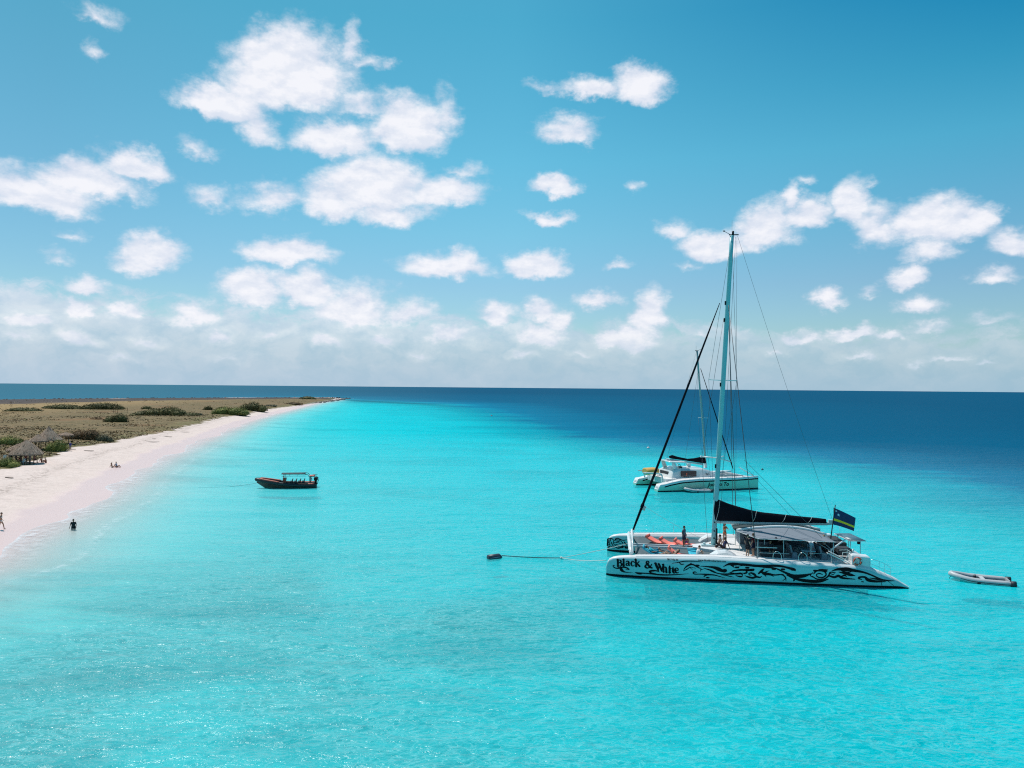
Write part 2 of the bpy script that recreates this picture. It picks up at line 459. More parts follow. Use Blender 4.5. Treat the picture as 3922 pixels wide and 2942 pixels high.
# ------------------------------------------------------------------ ground material (sand, wet sand, dry scrub, seabed)
def ground_material():
    m = bpy.data.materials.new('sand_and_scrub'); m.use_nodes = True; T = NT(m.node_tree)
    pos = T.add('ShaderNodeNewGeometry').outputs['Position']
    d = T.add('ShaderNodeAttribute', attribute_name='shore'); d = d.outputs['Fac']
    vd = T.add('ShaderNodeAttribute', attribute_name='veg').outputs['Fac']
    nbig = T.noise(pos, 0.05, 5, .6); nmed = T.noise(pos, 0.35, 6, .65); nfin = T.noise(pos, 2.6, 6, .7)
    sand = T.mix(T.mr(nmed, .35, .7), (.80, .635, .565, 1), (.73, .57, .505, 1))
    sand = T.mix(T.mr(nfin, .35, .75, 0, .62), sand, (.56, .43, .38, 1))
    # weed wrack line a few metres above the water
    wr = T.math('ADD', d, T.math('MULTIPLY', T.math('SUBTRACT', nbig, .5), 5.0))
    band = T.math('SUBTRACT', 1.0, T.mr(T.math('ABSOLUTE', T.math('SUBTRACT', wr, 11.5)), 0.2, 1.6), clamp=True)
    wrack = T.math('MULTIPLY', band, T.mr(T.noise(T.mapping(pos, scale=(.8, .8, 1)), 1.7, 5, .75), .50, .62))
    sand = T.mix(T.math('MULTIPLY', wrack, .85), sand, (.22, .16, .125, 1))
    # trodden sand
    tr = T.math('MULTIPLY', T.mr(d, 5, 8), T.mr(T.noise(pos, .9, 5, .75), .50, .64, 0, .55))
    sand = T.mix(tr, sand, (.52, .41, .36, 1))
    # wet sand: darker and pinker near the water
    wn = T.math('ADD', d, T.math('MULTIPLY', T.math('SUBTRACT', T.noise(pos, .12, 4, .5), .5), 5.0))
    wet = T.mr(wn, 4.2, 6.2, 1.0, 0.0, smooth=True)
    sand = T.mix(wet, sand, (.70, .51, .475, 1))
    # seabed: pale sand with darker weed patches, the bed under the shallows
    patch = T.noise(T.mapping(pos, rot=(0, 0, .5), scale=(.6, 1.5, 1)), 0.045, 6, .6, .6)
    bed = T.mix(T.mr(patch, .50, .66, 0, .75), (.72, .80, .74, 1), (.16, .38, .36, 1))
    ground = T.mix(T.mr(d, -12, -1.0, 1, 0), sand, bed)
    # dry scrub behind the beach
    dry = T.ramp(T.math('ADD', T.math('MULTIPLY', nbig, .55), T.math('MULTIPLY', nmed, .45)),
                 [(.30, (.10, .062, .026)), (.40, (.20, .13, .055)), (.47, (.33, .215, .10)), (.53, (.17, .122, .045)), (.58, (.28, .19, .08)), (.64, (.38, .26, .135)), (.72, (.52, .39, .27))])
    dry = T.mix(T.mr(nfin, .35, .62, 0, .7), dry, (.05, .038, .02, 1))
    rust = T.mr(T.noise(T.mapping(pos, loc=(9, 2, 0)), .03, 4, .6), .56, .66, 0, .75)
    dry = T.mix(rust, dry, (.22, .115, .05, 1))
    nd_ = T.add('ShaderNodeAttribute', attribute_name='north').outputs['Fac']
    gold = T.mr(vd, 60, 120); gold = T.math('MULTIPLY', gold, T.mr(nmed, .3, .7, .55, 1))
    dry = T.mix(T.math('MULTIPLY', gold, .75), dry, (.40, .255, .11, 1))
    belt = T.mr(T.math('ADD', nd_, T.math('MULTIPLY', T.math('SUBTRACT', nbig, .5), 80.0)), 300, 345, 1, 0)
    dry = T.mix(T.math('MULTIPLY', belt, .92), dry, T.mix(T.mr(nmed, .35, .65), (.035, .026, .028, 1), (.085, .062, .06, 1)))
    vn = T.math('ADD', vd, T.math('MULTIPLY', T.math('SUBTRACT', T.noise(pos, .16, 6, .65), .5), 11.0))
    edge = T.mr(T.math('ABSOLUTE', vn), 0, 3.5, .8, 0)
    isveg = T.mr(vn, -.2, .8)
    ground = T.mix(isveg, ground, dry)
    green = T.math('MULTIPLY', T.mr(T.math('ABSOLUTE', T.math('SUBTRACT', vn, 3.0)), 0, 4.0, .75, 0), T.mr(nmed, .4, .6))
    ground = T.mix(green, ground, (.17, .165, .06, 1))
    ground = T.mix(T.mr(nd_, 34, 42, 1, 0), ground, T.mix(T.mr(nmed, .35, .65), (.035, .026, .028, 1), (.11, .085, .08, 1)))
    b = T.add('ShaderNodeBsdfPrincipled'); T.put(b.inputs['Base Color'], ground)
    T.put(b.inputs['Roughness'], T.mr(wet, 0, 1, .95, .42)); b.inputs['Specular IOR Level'].default_value = .25
    bp = T.add('ShaderNodeBump'); bp.inputs['Strength'].default_value = .7; bp.inputs['Distance'].default_value = .25
    h = T.math('ADD', T.math('MULTIPLY', nmed, .4), T.math('MULTIPLY', nfin, .25))
    T.put(bp.inputs['Height'], T.math('MULTIPLY', h, T.mr(wet, 0, 1, 1, .1))); T.put(b.inputs['Normal'], bp.outputs[0])
    T.l.new(b.outputs[0], T.add('ShaderNodeOutputMaterial').inputs[0])
    return m
M_GROUND = ground_material()

gx, gy = polar_grid(12, 1500, 330, -62, 62, 300)
gd = poly_dist(gx, gy, LAND); gv = poly_dist(gx, gy, VEGP)
gz = ground_height(gd, gv, gx, gy)
fc = lambda A: (A[:-1, :-1] + A[1:, :-1] + A[:-1, 1:] + A[1:, 1:]) / 4
fd, fv = fc(gd), fc(gv)
NOP = [G(x, y, 1.2) for x, y in NORTH_PX]
def line_dist(px, py, pts):
    best = np.full(px.shape, 1e18)
    for a, b in zip(pts[:-1], pts[1:]):
        dx, dy = b.x - a.x, b.y - a.y; t = np.clip(((px - a.x) * dx + (py - a.y) * dy) / (dx * dx + dy * dy), 0, 1)
        best = np.minimum(best, (px - a.x - t * dx) ** 2 + (py - a.y - t * dy) ** 2)
    return np.sqrt(best)
gn = line_dist(gx, gy, NOP)
at = {'shore': gd, 'veg': gv, 'north': gn * np.clip(1 + (gx + 400) / 136 * 1.1, 1, 4)}
ob = mesh_from_grid('seabed', gx, gy, gz, fd < -1.0, M_GROUND, at); tag(ob, kind='structure')
ob = mesh_from_grid('beach', gx, gy, gz, (fd >= -1.0) & (fv < -4.5), M_GROUND, at); tag(ob, kind='structure')
ob = mesh_from_grid('scrubland', gx, gy, gz, (fd >= -1.0) & (fv >= -4.5), M_GROUND, at); tag(ob, kind='structure')

def ground_z(x, y):
    a = np.array([x]); b = np.array([y])
    return float(ground_height(poly_dist(a, b, LAND), poly_dist(a, b, VEGP), a, b)[0])

def at_px(px, py):
    """where the photo's pixel meets the ground surface"""
    z = 0.5
    for _ in range(6):
        p = G(px, py, z); z = max(ground_z(p.x, p.y), -0.6)
    return G(px, py, z)

# ------------------------------------------------------------------ sea
def sea_material():
    m = bpy.data.materials.new('sea_water'); m.use_nodes = True; T = NT(m.node_tree)
    pos = T.add('ShaderNodeNewGeometry').outputs['Position']
    dep = T.add('ShaderNodeAttribute', attribute_name='depth').outputs['Fac']        # metres of water
    off = T.add('ShaderNodeAttribute', attribute_name='offshore').outputs['Fac']     # metres from the beach
    dp = T.add('ShaderNodeAttribute', attribute_name='deep').outputs['Fac']          # metres past the drop-off
    n1 = T.noise(T.mapping(pos, scale=(.5, 1.4, 1)), .02, 5, .6)
    n2 = T.noise(T.mapping(pos, scale=(.45, 1.6, 1)), .09, 6, .65)
    n3 = T.noise(T.mapping(pos, scale=(.35, 1.6, 1)), .5, 5, .65)
    # body colour of the water with depth over white sand
    o2 = T.math('ADD', off, T.math('MULTIPLY', T.math('SUBTRACT', n2, .5), 22.0))
    shallow = T.ramp(T.mr(o2, 0, 58), [(0, SEA[0]), (.16, SEA[1]), (.42, SEA[2]), (.75, SEA[3]), (1, SEA[4])])
    streak = T.mr(n2, .52, .70, 0, .5)
    shallow = T.mix(streak, shallow, SEA_STREAK)
    # weed and rock patches showing through near the bottom left
    pn = T.noise(T.mapping(pos, loc=(4, 3, 0), scale=(.7, 1.3, 1)), .07, 6, .62, .8)
    near = T.math('MULTIPLY', T.mr(T.vmath('LENGTH', T.vmath('SUBTRACT', pos, (-14, 38, 0)), out=1), 14, 40, 1, 0, smooth=True), T.mr(pn, .45, .60))
    shallow = T.mix(T.math('MULTIPLY', near, .8), shallow, SEA_WEED)
    grey = T.mr(T.vmath('LENGTH', T.vmath('SUBTRACT', pos, (-24, 42, 0)), out=1), 8, 42, .42, 0, smooth=True)
    shallow = T.mix(grey, shallow, SEA_GREY)
    rel = T.math('DIVIDE', dp, T.math('ADD', 18.0, T.math('MULTIPLY', T.vmath('LENGTH', pos, out=1), .16)))
    rel = T.math('ADD', rel, T.math('MULTIPLY', T.math('SUBTRACT', n1, .5), .8))
    rel = T.math('ADD', rel, T.math('MULTIPLY', T.math('SUBTRACT', n2, .5), .5))
    deepc = T.ramp(T.mr(rel, -.9, 3.2), [(0, SEA[4]), (.19, SEA_D[0]), (.26, SEA_D[1]), (.42, SEA_D[2]), (1, SEA_D[3])])
    isdeep = T.mr(rel, -.85, -.15, 0, 1, smooth=True)
    sx = T.sep(pos)[0]
    left = T.mr(T.math('DIVIDE', sx, T.vmath('LENGTH', pos, out=1)), -.05, -.42)
    deepc = T.mix(T.math('MULTIPLY', left, .75), deepc, SEA_FARLEFT)
    body = T.mix(isdeep, shallow, deepc)
    body = T.mix(T.mr(n3, .42, .62, 0, .22), body, T.mix(1.0, body, (.62, .78, .82, 1), 'MULTIPLY'))
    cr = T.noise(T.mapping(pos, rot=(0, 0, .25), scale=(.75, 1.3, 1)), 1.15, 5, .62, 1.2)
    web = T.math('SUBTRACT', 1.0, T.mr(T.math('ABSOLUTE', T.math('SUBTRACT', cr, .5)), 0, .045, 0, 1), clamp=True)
    body = T.mix(T.math('MULTIPLY', web, T.mr(T.vmath('LENGTH', pos, out=1), 30, 150, .40, .0)), body, (.30, .74, .76, 1))  # pale sky reflections on ripple faces, painted into the body colour
    body = T.mix(T.mr(cr, .52, .66, 0, .55), body, T.mix(1.0, body, (.5, .74, .80, 1), 'MULTIPLY'))  # ripple contrast painted in as darker body colour
    # foam: swash lines on the beach, a few flecks and far whitecaps
    lace = T.noise(pos, .9, 8, .72)
    fo = T.math('ADD', dep, T.math('MULTIPLY', T.math('SUBTRACT', T.noise(pos, .35, 5, .6), .5), .10))
    brk = T.mr(T.noise(pos, .045, 3, .5), .40, .58, .15, 1)
    f1 = T.math('MULTIPLY', T.mr(fo, .035, .0, 0, .85), T.mr(lace, .36, .56))
    f1 = T.math('MULTIPLY', f1, T.math('ADD', T.math('MULTIPLY', brk, .6), .3))
    f1b = T.math('MULTIPLY', T.math('MULTIPLY', T.mr(fo, .22, .05, 0, .65), T.mr(lace, .46, .66)), brk)
    f1 = T.math('MAXIMUM', f1, f1b)
    f2 = T.math('MULTIPLY', T.math('MULTIPLY', T.mr(T.math('ABSOLUTE', T.math('SUBTRACT', fo, .36)), 0.0, .05, .28, 0), T.mr(lace, .48, .6)), brk)
    dist = T.vmath('LENGTH', pos, out=1)
    wc = T.noise(T.mapping(pos, scale=(.18, .6, 1)), .11, 9, .85)
    f3 = T.math('MULTIPLY', T.mr(wc, .67, .72), T.mr(dp, 40, 160, 0, .8))
    foam = T.math('MAXIMUM', T.math('MAXIMUM', f1, f2), f3, clamp=True)
    # ripples
    wv = T.mapping(pos, rot=(0, 0, .30), scale=(.62, 1.25, 1))
    r1 = T.noise(wv, 1.25, 4, .55, .4); r2 = T.noise(wv, .33, 3, .5, .3); r3 = T.noise(T.mapping(pos, rot=(0, 0, -.5), scale=(.8, 1.2, 1)), 3.6, 3, .6, .5)
    hgt = T.math('ADD', T.math('MULTIPLY', r1, .30), T.math('MULTIPLY', r2, .55)); hgt = T.math('ADD', hgt, T.math('MULTIPLY', r3, .075))
    amp = T.mr(off, 0, 25, .25, 1.0)
    bp = T.add('ShaderNodeBump'); bp.inputs['Distance'].default_value = 1.0
    T.put(bp.inputs['Strength'], T.math('MULTIPLY', amp, T.mr(dist, 60, 900, WAVE_A, WAVE_B))); T.put(bp.inputs['Height'], hgt)
    # facets tilted up to the viewer look deeper, facets tilted away catch the sky
    df = T.add('ShaderNodeBsdfDiffuse'); T.put(df.inputs[0], body); T.put(df.inputs['Normal'], bp.outputs[0])
    tr = T.add('ShaderNodeBsdfTransparent'); T.put(tr.inputs[0], T.ramp(T.mr(off, 0, 56), [(0, (.95, .97, .97)), (.25, (.44, .93, .95)), (.55, (.12, .92, .97)), (1, (.03, .92, .97))]))
    see = T.mr(off, 0, 20, .94, SEE_DEEP); see = T.math('MULTIPLY', see, T.mr(dp, -20, 10, 1, .0)); see = T.math('MULTIPLY', see, T.math('SUBTRACT', 1.0, T.math('MULTIPLY', near, .8)))
    ms = T.add('ShaderNodeMixShader'); T.put(ms.inputs[0], see); T.l.new(df.outputs[0], ms.inputs[1]); T.l.new(tr.outputs[0], ms.inputs[2])
    gl = T.add('ShaderNodeBsdfGlossy'); T.put(gl.inputs['Roughness'], T.mr(dist, 40, 400, SEA_ROUGH, .30)); T.put(gl.inputs['Normal'], bp.outputs[0]); gl.inputs[0].default_value = (1, 1, 1, 1)
    fr = T.add('ShaderNodeFresnel'); fr.inputs[0].default_value = 1.33; T.put(fr.inputs['Normal'], bp.outputs[0])
    fac = T.math('MINIMUM', T.math('MULTIPLY', fr.outputs[0], T.mr(dist, 45, 220, GLOSS, .09)), T.mr(dist, 60, 240, .5, .03))
    m2 = T.add('ShaderNodeMixShader'); T.put(m2.inputs[0], fac); T.l.new(ms.outputs[0], m2.inputs[1]); T.l.new(gl.outputs[0], m2.inputs[2])
    fm = T.add('ShaderNodeBsdfDiffuse'); fm.inputs[0].default_value = (.86, .88, .9, 1)
    m3 = T.add('ShaderNodeMixShader'); T.put(m3.inputs[0], foam); T.l.new(m2.outputs[0], m3.inputs[1]); T.l.new(fm.outputs[0], m3.inputs[2])
    T.l.new(m3.outputs[0], T.add('ShaderNodeOutputMaterial').inputs[0])
    return m
M_SEA = sea_material()
wx, wy = polar_grid(10, 2200, 330, -66, 66, 300, extra=(3200, 5000, 9000, 18000, 40000, 90000))
wd = poly_dist(wx, wy, LAND); wp = poly_dist(wx, wy, DEEP)
wz = np.zeros_like(wx)
wdep = -ground_height(wd, poly_dist(wx, wy, VEGP), wx, wy)
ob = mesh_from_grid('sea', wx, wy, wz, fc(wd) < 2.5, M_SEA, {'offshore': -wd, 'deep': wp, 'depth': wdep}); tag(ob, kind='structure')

# ------------------------------------------------------------------ people
SKIN_TONES = [(.42, .24, .16), (.50, .30, .21), (.24, .125, .075), (.36, .20, .13)]
M_SKIN = [principled('skin_%d' % i, c, .55, spec=.35, vary=.06) for i, c in enumerate(SKIN_TONES)]
M_HAIR = {k: principled('hair_' + k, c, .6, vary=.2, vscale=30) for k, c in dict(dark=(.02, .014, .01), brown=(.07, .035, .018), fair=(.34, .22, .11)).items()}
CLOTH = {}
def cloth(c):
    if c not in CLOTH: CLOTH[c] = principled('fabric', c, .85, spec=.2, vary=.12, vscale=6, bump=.25, bscale=30)
    return CLOTH[c]
M_EYE = principled('eye', (.02, .015, .012), .2)

POSES = {
 'stand': dict(pelvis=(0, 0, .93), waist=(.01, 0, 1.08), chest=(.015, 0, 1.28), neck=(0, 0, 1.47), head=(.02, 0, 1.62),
               kneeL=(.03, .12, .50), ankleL=(-.01, .13, .09), kneeR=(.02, -.11, .50), ankleR=(0, -.12, .09),
               elbowL=(-.03, .27, 1.17), wristL=(.06, .29, .93), elbowR=(-.03, -.27, 1.17), wristR=(.10, -.25, .95)),
 'walk': dict(pelvis=(0, 0, .91), waist=(.01, 0, 1.06), chest=(.03, 0, 1.27), neck=(.04, 0, 1.45), head=(.07, 0, 1.60),
              kneeL=(.20, .11, .52), ankleL=(.28, .12, .10), kneeR=(-.04, -.11, .50), ankleR=(-.30, -.12, .16),
              elbowL=(-.14, .27, 1.17), wristL=(-.10, .30, .93), elbowR=(.10, -.28, 1.18), wristR=(.27, -.27, 1.02)),
 'akimbo': dict(pelvis=(0, 0, .93), waist=(0, 0, 1.08), chest=(0, 0, 1.28), neck=(0, 0, 1.47), head=(.02, 0, 1.62),
                kneeL=(.02, .15, .50), ankleL=(0, .20, .09), kneeR=(.02, -.14, .50), ankleR=(.02, -.18, .09),
                elbowL=(.14, .30, 1.20), wristL=(.30, .16, 1.22), elbowR=(.12, -.32, 1.18), wristR=(.30, -.18, 1.20)),
 'wade': dict(pelvis=(0, 0, .93), waist=(.01, 0, 1.08), chest=(.02, 0, 1.28), neck=(.02, 0, 1.47), head=(.05, 0, 1.61),
              kneeL=(.05, .13, .50), ankleL=(-.02, .16, .09), kneeR=(.1, -.11, .50), ankleR=(.08, -.12, .09),
              elbowL=(.02, .25, 1.18), wristL=(.14, .24, .95), elbowR=(0, -.26, 1.18), wristR=(.08, -.30, .95)),
 'sit': dict(pelvis=(0, 0, .12), waist=(-.05, 0, .27), chest=(-.11, 0, .46), neck=(-.13, 0, .65), head=(-.11, 0, .80),
             kneeL=(.38, .16, .34), ankleL=(.60, .15, .07), kneeR=(.40, -.12, .26), ankleR=(.72, -.14, .06),
             elbowL=(-.24, .27, .38), wristL=(-.34, .30, .08), elbowR=(-.24, -.27, .38), wristR=(-.36, -.28, .08)),
 'hug': dict(pelvis=(0, 0, .12), waist=(-.03, 0, .28), chest=(.01, 0, .47), neck=(.06, 0, .65), head=(.12, 0, .79),
             kneeL=(.34, .14, .46), ankleL=(.36, .13, .08), kneeR=(.36, -.12, .44), ankleR=(.40, -.13, .08),
             elbowL=(.12, .28, .36), wristL=(.36, .18, .34), elbowR=(.12, -.28, .36), wristR=(.36, -.16, .34)),
 'recline': dict(pelvis=(0, 0, .13), waist=(-.13, 0, .19), chest=(-.31, 0, .28), neck=(-.48, 0, .38), head=(-.62, 0, .46),
                 kneeL=(.33, .14, .40), ankleL=(.56, .14, .08), kneeR=(.40, -.11, .22), ankleR=(.80, -.12, .08),
                 elbowL=(-.20, .30, .16), wristL=(.02, .26, .18), elbowR=(-.22, -.30, .15), wristR=(.0, -.24, .18)),
 'chair': dict(pelvis=(0, 0, .50), waist=(-.02, 0, .65), chest=(-.01, 0, .84), neck=(.02, 0, 1.03), head=(.06, 0, 1.17),
               kneeL=(.42, .13, .50), ankleL=(.44, .14, .09), kneeR=(.42, -.13, .50), ankleR=(.38, -.13, .09),
               elbowL=(.06, .27, .74), wristL=(.28, .20, .68), elbowR=(.06, -.27, .74), wristR=(.28, -.18, .68)),
}
def person(loc, rz, pose, label, skin=0, h=1.75, hair='dark', long_hair=False, shirt=None, shorts=None, cap=None, bikini=None, group='people', parent=None, dress=None, female=False, trousers=None):
    J = {k: Vector(v) for k, v in POSES[pose].items()}
    root = empty('person', loc, rz, label=label, cat='person', group=group)
    k = h / 1.75; root.scale = (k, k, k)
    up = (J['neck'] - J['pelvis']).normalized()
    hd = (J['head'] - J['neck']).normalized()
    lat = Vector((0, 1, 0)); fwd = lat.cross(up).normalized()
    sw = .155 if female else .175
    sh = {s: J['neck'] - up * .055 + lat * (sw * g) for s, g in (('L', 1), ('R', -1))}
    hp = {s: J['pelvis'] + lat * (.095 * g) - up * .03 for s, g in (('L', 1), ('R', -1))}
    b = MB()
    wst = .098 if female else .11
    b.tube([J['pelvis'] - up * .10, J['pelvis'], J['waist'], J['chest'], J['neck'] - up * .07, J['neck'] - up * .015], [.07, .112, wst, .116, .092, .05], 14, 1.38 if not female else 1.34, up=fwd)
    b.tube([J['neck'] - up * .05, J['neck'] + hd * .06], [.06, .052], 10)
    for s, g in (('L', 1), ('R', -1)):
        el, wr, kn, an = J['elbow' + s], J['wrist' + s], J['knee' + s], J['ankle' + s]
        b.ball(sh[s], .062, 8, 6)
        b.tube([sh[s], sh[s].lerp(el, .35), el, el.lerp(wr, .3), wr], [.052, .05, .040, .041, .026], 8)
        b.tube([hp[s], hp[s].lerp(kn, .4), kn, kn.lerp(an, .3), an], [.092, .082, .056, .057, .036], 10)
        b.ball(kn, .057, 8, 6)
        # foot
        fd = Vector((1, .12 * g, 0)).normalized() if pose not in ('recline', 'sit') else Vector((.5, .1 * g, .75)).normalized()
        b.tube([an - fd * .05 - Vector((0, 0, .03)), an + fd * .06 - Vector((0, 0, .035)), an + fd * .17 - Vector((0, 0, .055))], [.035, .036, .022], 8, 1.25)
        # hand: palm, four fingers of unequal length, thumb from the side
        ad = (wr - el).normalized(); sd_ = lat * g - ad * (lat * g).dot(ad)
        sd_ = sd_.normalized() if sd_.length > .2 else Vector((0, 0, 1))
        nn = ad.cross(sd_)
        palm = wr + ad * .085
        b.tube([wr - ad * .01, wr + ad * .04, palm], [.024, .034, .032], 8, .55, up=sd_)
        for i, (o, ln) in enumerate(((-.027, .062), (-.009, .075), (.009, .082), (.026, .074))):
            p0 = palm - ad * .01 + sd_ * o
            b.tube([p0, p0 + ad * ln * .55, p0 + ad * ln * .9 + nn * .022 * g], [.0095, .009, .007], 6)
        p0 = wr + ad * .03 + sd_ * .028
        b.tube([p0, p0 + ad * .03 + sd_ * .028, p0 + ad * .06 + sd_ * .036], [.012, .010, .008], 6)
    # head
    side = lat; ff = side.cross(hd).normalized(); HR = Matrix((ff, side, hd)).transposed()
    hc = J['head'] + hd * .02
    b.ball(hc, (.098, .078, .112), 14, 10, HR)
    b.ball(hc + ff * .03 - hd * .062, (.058, .052, .055), 10, 8, HR)
    b.tube([hc + ff * .088 + hd * .012, hc + ff * .115 - hd * .022, hc + ff * .09 - hd * .035], [.011, .015, .012], 6)
    for g in (1, -1): b.ball(hc + side * .080 * g - hd * .005, (.018, .008, .028), 6, 5, HR)
    b.ball(hc + ff * .085 - hd * .062, (.010, .026, .008), 6, 5, HR)
    o = b.build('body', M_SKIN[skin], root)
    md = o.modifiers.new('skin', 'REMESH'); md.mode = 'VOXEL'; md.voxel_size = .012; md.use_smooth_shade = True
    sm = o.modifiers.new('smooth', 'SMOOTH'); sm.factor = .5; sm.iterations = 2
    for g in (1, -1): MB().ball(hc + ff * .090 + side * .032 * g + hd * .012, .009, 6, 5).build('eye', M_EYE, root)
    hb = MB()
    hb.ball(hc - ff * .016 + hd * .022, (.102, .086, .108), 14, 9, HR)
    if long_hair: hb.tube([hc - ff * .06 + hd * .02, hc - ff * .10 - hd * .10, J['neck'] - fwd * .10 - up * .16], [.07, .075, .03], 10, 1.1)
    hb.build('hair', M_HAIR[hair], root)
    if shirt:
        q = MB(); q.tube([J['pelvis'] + up * .01, J['waist'], J['chest'], J['neck'] - up * .06, J['neck'] - up * .01], [.128, .122, .128, .105, .060], 14, 1.38, up=fwd)
        for s in 'LR': q.tube([sh[s] + up * .015, sh[s].lerp(J['elbow' + s], .75)], [.060, .052], 10); q.ball(sh[s] - lat * (.02 if s == 'L' else -.02), .060, 8, 6)
        q.build('shirt', cloth(shirt), root)
    if dress:
        q = MB(); q.tube([J['pelvis'] - up * .38, J['pelvis'], J['waist'], J['chest'], J['neck'] - up * .08], [.20, .148, .125, .134, .10], 14, 1.45, up=fwd); q.build('dress', cloth(dress), root)
    if shorts or bikini or trousers:
        c = shorts or bikini or trousers; q = MB(); q.tube([J['pelvis'] - up * .11, J['pelvis'], J['pelvis'] + up * (.03 if bikini else .11)], [.10, .13, .122], 14, 1.48, up=fwd)
        if not bikini:
            for s in 'LR':
                if trousers: q.tube([hp[s], J['knee' + s], J['ankle' + s]], [.108, .078, .07], 10)
                else: q.tube([hp[s], hp[s].lerp(J['knee' + s], .75)], [.108, .098], 10)
        q.build('bikini_bottom' if bikini else ('trousers' if trousers else 'shorts'), cloth(c), root)
        if bikini: MB().tube([J['chest'] - up * .04, J['chest'] + up * .05], [.130, .130], 14, 1.45, up=fwd).build('bikini_top', cloth(c), root)
    if cap:
        q = MB(); q.ball(hc + hd * .045 - ff * .004, (.108, .09, .085), 12, 8, HR); q.box(hc + ff * .12 + hd * .05, (.12, .13, .012), HR); q.build('cap', cloth(cap), root)
    return root

# ------------------------------------------------------------------ boats: shared bits
class Frame:
    def __init__(s, A, B):
        s.O = G(*A); e = G(*B) - s.O; s.L = e.length; s.X = e.normalized(); s.Y = Vector((-s.X.y, s.X.x, 0)); s.ang = math.atan2(s.X.y, s.X.x)
    def w(s, x, y, z): return s.O + s.X * x + s.Y * y + Vector((0, 0, z))

M_WHITE = principled('white_gelcoat', (.78, .77, .76), .28, vary=.05, vscale=.8, coat=.3)
M_WHITE_D = principled('white_deck_nonskid', (.72, .69, .68), .7, vary=.08, vscale=1.5, bump=.3, bscale=60)
M_BLACK = principled('black_paint', (.008, .009, .011), .5, spec=.25)
M_TOPSIDE = principled('water_tinted_topside_gelcoat', (.30, .61, .63), .22, vary=.09, vscale=1.1, coat=.5)  # white hull side; teal bounce light from the water put into its colour
M_ANTIF = principled('black_antifouling', (.008, .008, .010), .8, spec=.2, vary=.3, vscale=2)
M_CREAM = principled('boot_stripe_white', (.75, .75, .72), .3)
M_MAST = principled('water_tinted_white_mast', (.25, .54, .57), .34, vary=.05, vscale=.6)  # white mast; its teal cast of reflected light is mixed into the colour
M_ALU = principled('teal_tinted_alloy', (.46, .60, .61), .34, metallic=.0, vary=.06, vscale=.6)  # teal cast of water light tinted into the white alloy
M_STEEL = principled('stainless_steel', (.62, .63, .64), .22, metallic=1.0)
M_WIRE = principled('rigging_wire', (.10, .11, .12), .4, metallic=.6)
M_ROPE = principled('white_rope', (.62, .62, .58), .9)
M_DARKROPE = principled('dark_rope', (.05, .055, .06), .9)
M_SAILCOVER = principled('black_sail_cover', (.010, .010, .016), .95, spec=.08, vary=.3, vscale=2.5, bump=.6, bscale=5)
M_AWN = principled('grey_awning_cloth', (.20, .225, .26), .9, vary=.08, vscale=3, bump=.25, bscale=9)
M_AWN2 = principled('dark_awning_cloth', (.035, .055, .06), .9, vary=.08, vscale=3)
M_DGREY = principled('dark_cushion', (.035, .04, .048), .8, vary=.2)
M_TEAL = principled('blue_grey_bulkhead', (.13, .19, .24), .6, vary=.15)
M_GLASS = principled('dark_window', (.012, .016, .02), .08, spec=.8)
M_ORANGE = principled('coral_vinyl', (1.0, .23, .16), .5, vary=.08, vscale=4, bump=.4, bscale=8)
M_CYAN = principled('turquoise_vinyl', (.03, .42, .55), .5, vary=.08, vscale=4, bump=.4, bscale=10)
M_RINGRED = principled('orange_lifering', (.62, .10, .05), .5)
M_SOLAR = principled('solar_cells', (.09, .17, .21), .35, spec=.5)

def net_material():
    m = bpy.data.materials.new('trampoline_mesh'); m.use_nodes = True; T = NT(m.node_tree)
    o = T.add('ShaderNodeTexCoord').outputs['Object']
    b = T.add('ShaderNodeBsdfPrincipled'); b.inputs['Base Color'].default_value = (.10, .135, .15, 1); b.inputs['Roughness'].default_value = .8
    tr = T.add('ShaderNodeBsdfTransparent'); ms = T.add('ShaderNodeMixShader')
    T.put(ms.inputs[0], T.mr(T.noise(T.mapping(o, scale=(.4, 3, 1)), 1.5, 3), .4, .62, .10, .24)); T.l.new(b.outputs[0], ms.inputs[1]); T.l.new(tr.outputs[0], ms.inputs[2])
    T.l.new(ms.outputs[0], T.add('ShaderNodeOutputMaterial').inputs[0]); return m
M_NET = net_material()

STW = 1.15
def stroke(mb, pts, fn, n=5, d=.018):
    """brush stroke (u, v, half width) laid on a surface; fn(u, v, lift) -> point"""
    if len(pts) == 2: pts = [tuple(np.array(pts[0]) * (1 - t) + np.array(pts[1]) * t) for t in (0, .25, .5, .75, 1)]
    P = catmull(pts, n); m = len(P); b = len(mb.v)
    for i, p in enumerate(P):
        a, c = P[max(0, i - 1)], P[min(m - 1, i + 1)]
        dx, dz = c[0] - a[0], c[1] - a[1]; L = math.hypot(dx, dz) or 1
        nx, nz = -dz / L, dx / L; w = max(.001, p[2] * STW)
        mb.v.append(Vector(fn(p[0] + nx * w, p[1] + nz * w, d))); mb.v.append(Vector(fn(p[0] - nx * w, p[1] - nz * w, d)))
    for i in range(m - 1): mb.face((b + 2 * i, b + 2 * i + 1, b + 2 * i + 3, b + 2 * i + 2))
    for e, s_ in ((0, -1), (m - 1, 1)):      # round ends
        p = P[e]; q = P[1] if e == 0 else P[-2]; w = p[2] * STW
        if w < .006: continue
        a0 = math.atan2(p[1] - q[1], p[0] - q[0]); k = len(mb.v)
        mb.v.append(Vector(fn(p[0], p[1], d)))
        for j in range(7): a = a0 - math.pi / 2 + math.pi * j / 6; mb.v.append(Vector(fn(p[0] + w * math.cos(a), p[1] + w * math.sin(a), d)))
        for j in range(6): mb.face((k, k + 1 + j, k + 2 + j))

